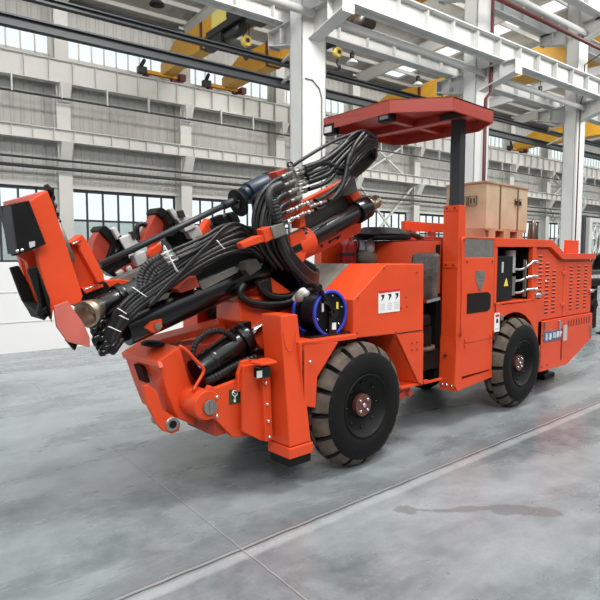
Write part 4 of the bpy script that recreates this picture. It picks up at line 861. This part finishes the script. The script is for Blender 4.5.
for zz, zo, x0 in ((1.46, 1.54, 2.64), (1.34, 1.38, 2.62), (1.21, 1.24, 2.60)):
    q = MB(); q.tube([(x0, .16, zz), (2.74, .13, zz-.005), (2.82, .10, zz+.02), (2.88, .05, zo), (2.98, .042, zo)], .014, CHROME, 10, 6); q.build('chrome_pipe', eng)
q = MB(); q.bb(2.79, 2.81, .09, .12, 1.16, 1.56, STEEL); q.build('pipe_stay', eng)
# louvred doors
def louv(name, outline, cols, label):
    q = MB(); q.prism(outline, .075, .10, RED); d = q.build(name, eng, .004)
    for x, z0, z1 in cols:
        s = MB(); z = z0
        while z < z1:
            s.hexa([Vector((x-.042, .0735, z)), Vector((x+.042, .0735, z)), Vector((x+.042, .0735, z+.018)), Vector((x-.042, .0735, z+.018))], [Vector((x-.042, .078, z)), Vector((x+.042, .078, z)), Vector((x+.042, .078, z+.018)), Vector((x-.042, .078, z+.018))], mat('slot_shade', (.04, .004, .003, 1), .8))  # dark strips paint the shade inside the louvre slots
            s.hexa([Vector((x-.046, .070, z+.018)), Vector((x+.046, .070, z+.018)), Vector((x+.046, .0745, z+.026)), Vector((x-.046, .0745, z+.026))], [Vector((x-.046, .072, z+.016)), Vector((x+.046, .072, z+.016)), Vector((x+.046, .0765, z+.022)), Vector((x-.046, .0765, z+.022))], RED)
            z += .043
        s.build('louvre_column', d)
    return d
d1 = louv('louvre_door', [(2.96,.875), (2.96,1.68), (3.26,1.68), (3.60,1.53), (3.72,1.53), (3.72,.875)], [(3.10,.94,1.60), (3.28,.94,1.50), (3.46,.94,1.42)], '')
d2 = louv('louvre_door', [(3.735,.875), (3.735,1.53), (4.59,1.53), (4.59,.875)], [(3.95,.94,1.47), (4.17,.94,1.47), (4.39,.94,1.47)], '')
for z in (1.02, 1.40): q = MB(); q.box((3.725, .068, z), (.12, .012, .04), RED); q.build('hinge', d1, .003)
def latch(par, x, z, s=1.0):
    q = MB(); q.box((x, .062, z), (.10*s, .02, .045*s), CHROME); q.cyl((x+.02*s, .05, z), (x+.02*s, .035, z), .018*s, CHROME, 12); q.bar((x-.03*s, .05, z), (x+.12*s, .045, z+.015), .018, .014, CHROME); tag(q.build('latch', par, .003), 'chrome latch')
latch(d1, 3.03, 1.17, 1.2); latch(d2, 4.55, 1.15); 
q = MB(); q.box((3.24, .068, 1.32), (.03, .006, .02), WHITE); q.build('sticker', d1)
q = MB(); q.prism([(3.11,.29), (3.13,.285), (3.86,.28), (4.60,.53), (4.60,.86), (3.11,.86)], YN, .10, RED); lp = q.build('lower_panel', eng, .004)
q = MB()
for i in range(9): x = 3.84+i*.08; q.bb(x, x+.022, YN-.002, YN+.003, .74, .82, mat('slot_shade', (0, 0, 0, 1)))  # dark strips paint the shade inside the vent slots
q.build('vent_slots', lp)
q = MB(); q.bb(3.66, 3.69, YN-.004, YN+.003, .36, .74, mat('dark_red_gap', (.12, .008, .008, 1), .6)); q.build('panel_gap', lp)
q = MB(); q.bb(3.72, 3.82, YN-.005, YN, .58, .77, mat('grey_label', (.5, .42, .38, 1), .5)); q.build('sticker', lp)
# blue and white maker's plate, letters unreadable, drawn as letter-like strokes
NB = mat('plate_blue', (.06, .10, .20, 1), .35)
q = MB(); q.prism([(3.20,.62), (3.17,.66), (3.19,.735), (3.63,.735), (3.66,.70), (3.66,.62), (3.60,.615)], YN-.006, YN, NB); mk = q.build('name_plate', lp, .002)
q = MB(); yl = YN-.009
def stroke(x0, z0, x1, z1, w=.018): q.bar((x0, yl, z0), (x1, yl, z1), w, .005, WHITE)
for x0, z0, x1, z1, w in ((3.235,.64,3.235,.715,.03), (3.225,.715,3.255,.70,.012), (3.33,.64,3.33,.71,.03), (3.31,.645,3.345,.64,.02), (3.35,.71,3.37,.66,.015), (3.43,.645,3.43,.71,.016), (3.43,.71,3.47,.70,.016), (3.47,.70,3.47,.645,.016), (3.52,.645,3.52,.715,.018), (3.52,.68,3.56,.68,.014), (3.56,.645,3.56,.715,.018), (3.61,.645,3.61,.715,.018), (3.61,.715,3.65,.69,.014), (3.61,.68,3.65,.69,.012)): stroke(x0, z0, x1, z1, w)
q.build('lettering', mk)
latch(lp, 3.60, .80, .55); q = MB(); q.box((3.58, YN-.012, .79), (.04, .02, .10), CHROME); q.build('latch', lp, .003)
q = MB(); q.box((3.19, YN-.012, .81), (.03, .02, .09), STEEL); q.build('latch', lp, .003)
q = MB(); q.bb(4.53, 4.585, YN-.01, YN, .56, .70, DULL); q.build('tail_reflector', lp, .002)
for x, z in ((3.16,.70), (3.30,.73), (3.17,.34), (3.30,.345), (4.5,.8)): q = MB(); q.cyl((x, YN-.004, z), (x, YN, z), .010, INK, 8); q.build('bolt', lp)
sg = MB(); sg.bb(2.07, 2.17, YN-.004, YN, .84, 1.03, WHITE); sg.bb(2.085, 2.155, YN-.006, YN, .99, 1.015, REDI); sg.bb(2.10, 2.14, YN-.006, YN, .93, .97, INK); sg.bb(2.09, 2.15, YN-.006, YN, .87, .875, GREYP); tag(sg.build('warning_sign', eng), 'small white and red warning sticker by the wheel arch')
q = MB(); q.box((2.20, YN-.01, .98), (.03, .02, .06), STEEL); q.build('latch', eng, .003)
q = MB(); q.bb(4.10, 4.46, .20, .24, 1.62, 1.80, RED); q.build('rear_top_block', rig, .005); q = MB(); q.bb(3.72, 4.1, .55, .62, 1.62, 1.72, RED); q.build('rear_top_block', rig, .005)
q = MB(); q.bb(4.08, 4.22, .42, .56, .04, .45, BLKM); q.bb(4.0, 4.32, .38, .62, .0, .07, BLKM); q.build('rear_jack', rig, .02)
# brown rounded exhaust cap standing on the cover
q = MB(); q.lathe((3.9, .55, 1.63), (0, 0, 1), [(0, .065), (.2, .068), (.32, .055), (.42, .025), (.44, .0)], mat('brown_exhaust_metal', (.11, .07, .055, 1), .3, .6), 24); tag(q.build('exhaust_cap', rig), 'brown rounded exhaust cap')
# ================================================================ THINGS CARRIED BY OR STANDING NEAR THE RIG
e = empty('fire_extinguisher', (.97, 1.02, 1.28), 'red fire extinguisher with a black band, strapped upright beside the cab behind the orange hood', 'fire extinguisher')
XR = mat('extinguisher_red', (.30, .012, .015, 1), .25)
q = MB(); q.lathe((.97, 1.02, 1.28), (0, 0, 1), [(0, 0), (0, .078), (.42, .08), (.46, .07), (.50, .035), (.52, .02), (.52, 0)], XR, 24); q.build('cylinder', e)
q = MB(); q.lathe((.97, 1.02, 1.60), (0, 0, 1), [(0, .083), (.03, .083)], INK, 24); q.bar((.97, 1.02, 1.61), (1.12, 1.02, 1.60), .02, .03, INK); q.build('strap', e)
q = MB(); q.cyl((.97, 1.02, 1.79), (.97, 1.02, 1.84), .02, BLACK, 10); q.bar((.97, 1.02, 1.84), (1.07, 1.02, 1.80), .02, .015, BLACK); q.tube([(.97, .99, 1.81), (1.03, .97, 1.80), (1.07, .97, 1.72), (1.07, .99, 1.62)], .01, BLACK, 6); q.build('valve', e)
# crate
c0 = P(487, 181, .40); cx0 = c0.x; zt_ = c0.z; zb_ = 1.78+.12; cx1 = P(528, 187, .40).x
cw = .50
e = empty('wooden_crate', (cx0+.5, .9, 1.78), 'pale plywood crate with printed handling symbols, on pallet feet above the engine cover', 'crate')
q = MB(); q.bb(cx0, cx1, .40, .40+cw, zb_, zt_, WOOD); q.bb(cx0-.01, cx1+.01, .39, .41+cw, zt_-.02, zt_+.005, WOODD); cr = q.build('crate_body', e, .004)
for t in (.31, .74):
    x = cx0+(cx1-cx0)*t; q = MB(); q.bb(x-.012, x+.012, .392, .40, zb_, zt_, mat('dark_wood_gap', (.13, .085, .045, 1), .8)); q.build('board_gap', cr)
q = MB()
def mark(y0, z0, y1, z1, w=.014): q.bar((cx0-.012, y0, z0), (cx0-.012, y1, z1), w, .004, INK)
zc = zt_-.20; yc = .56
for y in (yc, yc+.12, yc+.24):
    mark(y-.05, zc-.05, y-.05, zc+.05, .008); mark(y+.05, zc-.05, y+.05, zc+.05, .008); mark(y-.05, zc+.05, y+.05, zc+.05, .008); mark(y-.05, zc-.05, y+.05, zc-.05, .008)
mark(yc-.02, zc-.03, yc-.02, zc+.03); mark(yc+.02, zc-.03, yc+.02, zc+.03); mark(yc+.10, zc+.02, yc+.16, zc+.02, .03); mark(yc+.13, zc, yc+.13, zc-.035); mark(yc+.24, zc-.03, yc+.24, zc+.035); mark(yc+.28, zc-.03, yc+.28, zc+.035)
mark(yc+.1, zc-.12, yc+.16, zc-.12, .02); mark(yc+.1, zc-.08, yc+.1, zc-.14, .008); mark(yc+.16, zc-.08, yc+.16, zc-.14, .008); q.build('printed_symbols', cr)
q = MB(); xm = cx0+(cx1-cx0)*.74
for dx in (-.05, .05):
    q.bar((xm+dx-.035, .388, zt_-.22), (xm+dx+.035, .388, zt_-.22), .008, .004, INK); q.bar((xm+dx-.035, .388, zt_-.15), (xm+dx+.035, .388, zt_-.15), .008, .004, INK); q.bar((xm+dx-.035, .388, zt_-.22), (xm+dx-.035, .388, zt_-.15), .008, .004, INK); q.bar((xm+dx, .388, zt_-.215), (xm+dx, .388, zt_-.17), .02, .004, INK)
q.build('printed_symbols', cr)
q = MB()
for x in (cx0+.14, cx0+(cx1-cx0)*.50, cx1-.16):
    for y in (.47, .65, .83): q.bb(x-.07, x+.07, y-.07, y+.07, 1.785, zb_-.02, WOODD)
q.bb(cx0, cx1, .40, .40+cw, zb_-.022, zb_, WOODD); q.bb(cx0, cx0+.04, .42, .88, 1.80, zb_-.02, WOODD); q.build('pallet', e, .003)
# orange traffic cone and dark machine edge at the far right
c = Vector(B(12.0, 5.10, 0))
e = empty('traffic_cone', c, 'orange cone on the floor at the right edge, beyond the engine end', 'traffic cone')
q = MB(); q.lathe(c, (0, 0, 1), [(.03, .17), (.5, .05), (.55, .04), (.56, 0)], mat('cone_orange', (.75, .10, .03, 1), .5), 20); q.build('cone_body', e)
q = MB(); q.box(c+Vector((0, 0, .015)), (.42, .42, .03), BLKM); q.build('cone_base', e)
# folded white lattice barrier
def gate():
    A = B(27.0, 12.6, 0); e = empty('lattice_gate', A, 'white folding lattice gate at the right edge, right of the thick column', 'gate')
    X0, X1 = 26.85, 32.0; Y = 12.6
    q = MB(); bbx(q, X0-.12, X0+.12, Y-.1, Y+.1, 0, 3.4, SBEAM); bbx(q, X0, X1, Y-.05, Y+.05, 3.2, 3.4, SBEAM); bbx(q, X0-.5, X0-.25, Y, Y+.2, 0, 3.5, TRAY); q.build('gate_frame', e)
    q = MB()
    for i in range(9):
        x = X0+.3+i*.5; bar_b(q, (x, Y, .1), (x, Y, 3.2), .05, .05, SBEAM)
        for z in (.2, 1.25, 2.3): bar_b(q, (x, Y, z), (x+.5, Y, z+.9), .05, .04, SBEAM); bar_b(q, (x, Y, z+.9), (x+.5, Y, z), .05, .04, SBEAM)
    q.build('lattice', e)
gate()
# black machinery with big hoses just entering the frame at right
c = Vector(B(12.2, 5.9, 0)); e = empty('black_hose_machine', c, 'black machine part with thick looped hoses at the right edge, behind the orange cone', 'machine')
q = MB()
for k in range(6):
    r = .42-k*.04; o = B(12.75+.03*k, 5.75+.04*k, 1.22)
    q.tube([o+Vector((r*.7*math.cos(t*PI/8), -r*.7*math.cos(t*PI/8)*.1, r*math.sin(t*PI/8))) for t in range(9)], .035, HOSE, 8, 3)
q.build('hose_loops', e)
q = MB(); bbx(q, 11.95, 13.2, 5.6, 5.9, .95, 1.10, BLKM); bbx(q, 11.9, 13.2, 5.6, 5.7, 1.2, 1.30, DARKG); bbx(q, 12.6, 12.8, 5.75, 5.95, 0, 1.0, BLKM); q.cyl(B(12.4, 5.6, .55), B(12.4, 5.9, .55), .12, BLKM, 16); bbx(q, 12.4, 12.7, 5.8, 5.9, .5, .6, BLKM); q.build('machine_body', e, .02)
# ================================================================ LIGHT AND CAMERA
W = bpy.data.worlds.new('daylight'); bpy.context.scene.world = W; W.use_nodes = True
N = W.node_tree.nodes; L = W.node_tree.links; bg = N['Background']
tc = N.new('ShaderNodeTexCoord'); sp = N.new('ShaderNodeSeparateXYZ'); L.new(tc.outputs['Generated'], sp.inputs[0])
yb = B(0, 1)-B(0, 0)
t = math_node(N, L, 'ADD', math_node(N, L, 'MULTIPLY', sp.outputs[0], yb.x), math_node(N, L, 'MULTIPLY', sp.outputs[1], yb.y))   # towards the window side
up = ramp(N, L, sp.outputs[2], .30, .62, (.22, .22, .225, 1), (1.5, 1.55, 1.6, 1))
side = ramp(N, L, t, .05, .35, (0, 0, 0, 1), (1, 1, 1, 1))
L.new(mixc(N, L, side, up, (1.02, 1.08, 1.1, 1)), bg.inputs[0]); bg.inputs[1].default_value = 1.0
def area(name, loc, size, power, rot, col=(1, 1, 1)):
    l = bpy.data.lights.new(name, 'AREA'); l.shape = 'RECTANGLE'; l.size, l.size_y = size; l.energy = power; l.color = col
    o = bpy.data.objects.new(name, l); COL.objects.link(o); o.location = loc; o.rotation_euler = rot; return o
for i in range(8):
    o = area('bay_fill', B(4+i*9, 15.5, 12.6), (3, 1.5), 560, (0, 0, 0), (1, .98, .95))  # added fill lights, unseen, brighten the far bay and window wall
    o.rotation_euler = (Vector(B(0, 0, 0))-Vector(B(0, .7, -1))).to_track_quat('Z', 'Y').to_euler()
o = area('column_fill', B(24, 1, 10), (4, 3), 1300, (0, 0, 0), (1, .99, .97)); o.rotation_euler = (Vector(B(0, 0, 0))-Vector(B(0, 1, -.25))).to_track_quat('Z', 'Y').to_euler()  # added fill light, unseen, for the inner columns and back wall
o = area('column_fill', B(5, 1, 11), (3, 3), 1300, (0, 0, 0), (1, .99, .97)); o.rotation_euler = (Vector(B(0, 0, 0))-Vector(B(.25, .9, -.4))).to_track_quat('Z', 'Y').to_euler()  # second added fill, towards the column row and low wall
o = area('hall_fill', B(-3, -5, 9), (5, 3), 600, (0, 0, 0), (1, .98, .95)); o.rotation_euler = (Vector(B(-3, -5, 9))-Vector((0, .5, 1))).to_track_quat('Z', 'Y').to_euler()  # added fill light behind the camera, aimed at the rig
cam = bpy.data.cameras.new('camera'); co = bpy.data.objects.new('camera', cam); COL.objects.link(co)
cam.sensor_width = 36; cam.sensor_fit = 'HORIZONTAL'; cam.lens = 36*FPX/600; cam.clip_end = 400
co.location = (CAMX, CAMY, HC); fwd = Vector((math.cos(AM)*math.cos(PITCH), math.sin(AM)*math.cos(PITCH), -math.sin(PITCH)))
co.rotation_euler = fwd.to_track_quat('-Z', 'Y').to_euler()
sc = bpy.context.scene; sc.camera = co
sc.view_settings.view_transform = 'Standard'; sc.view_settings.look = 'None'; sc.view_settings.gamma = 1; sc.view_settings.use_curve_mapping = False
sc.view_settings.exposure = 0.3
sc.cycles.use_denoising = True; sc.cycles.max_bounces = 6; sc.cycles.transparent_max_bounces = 8
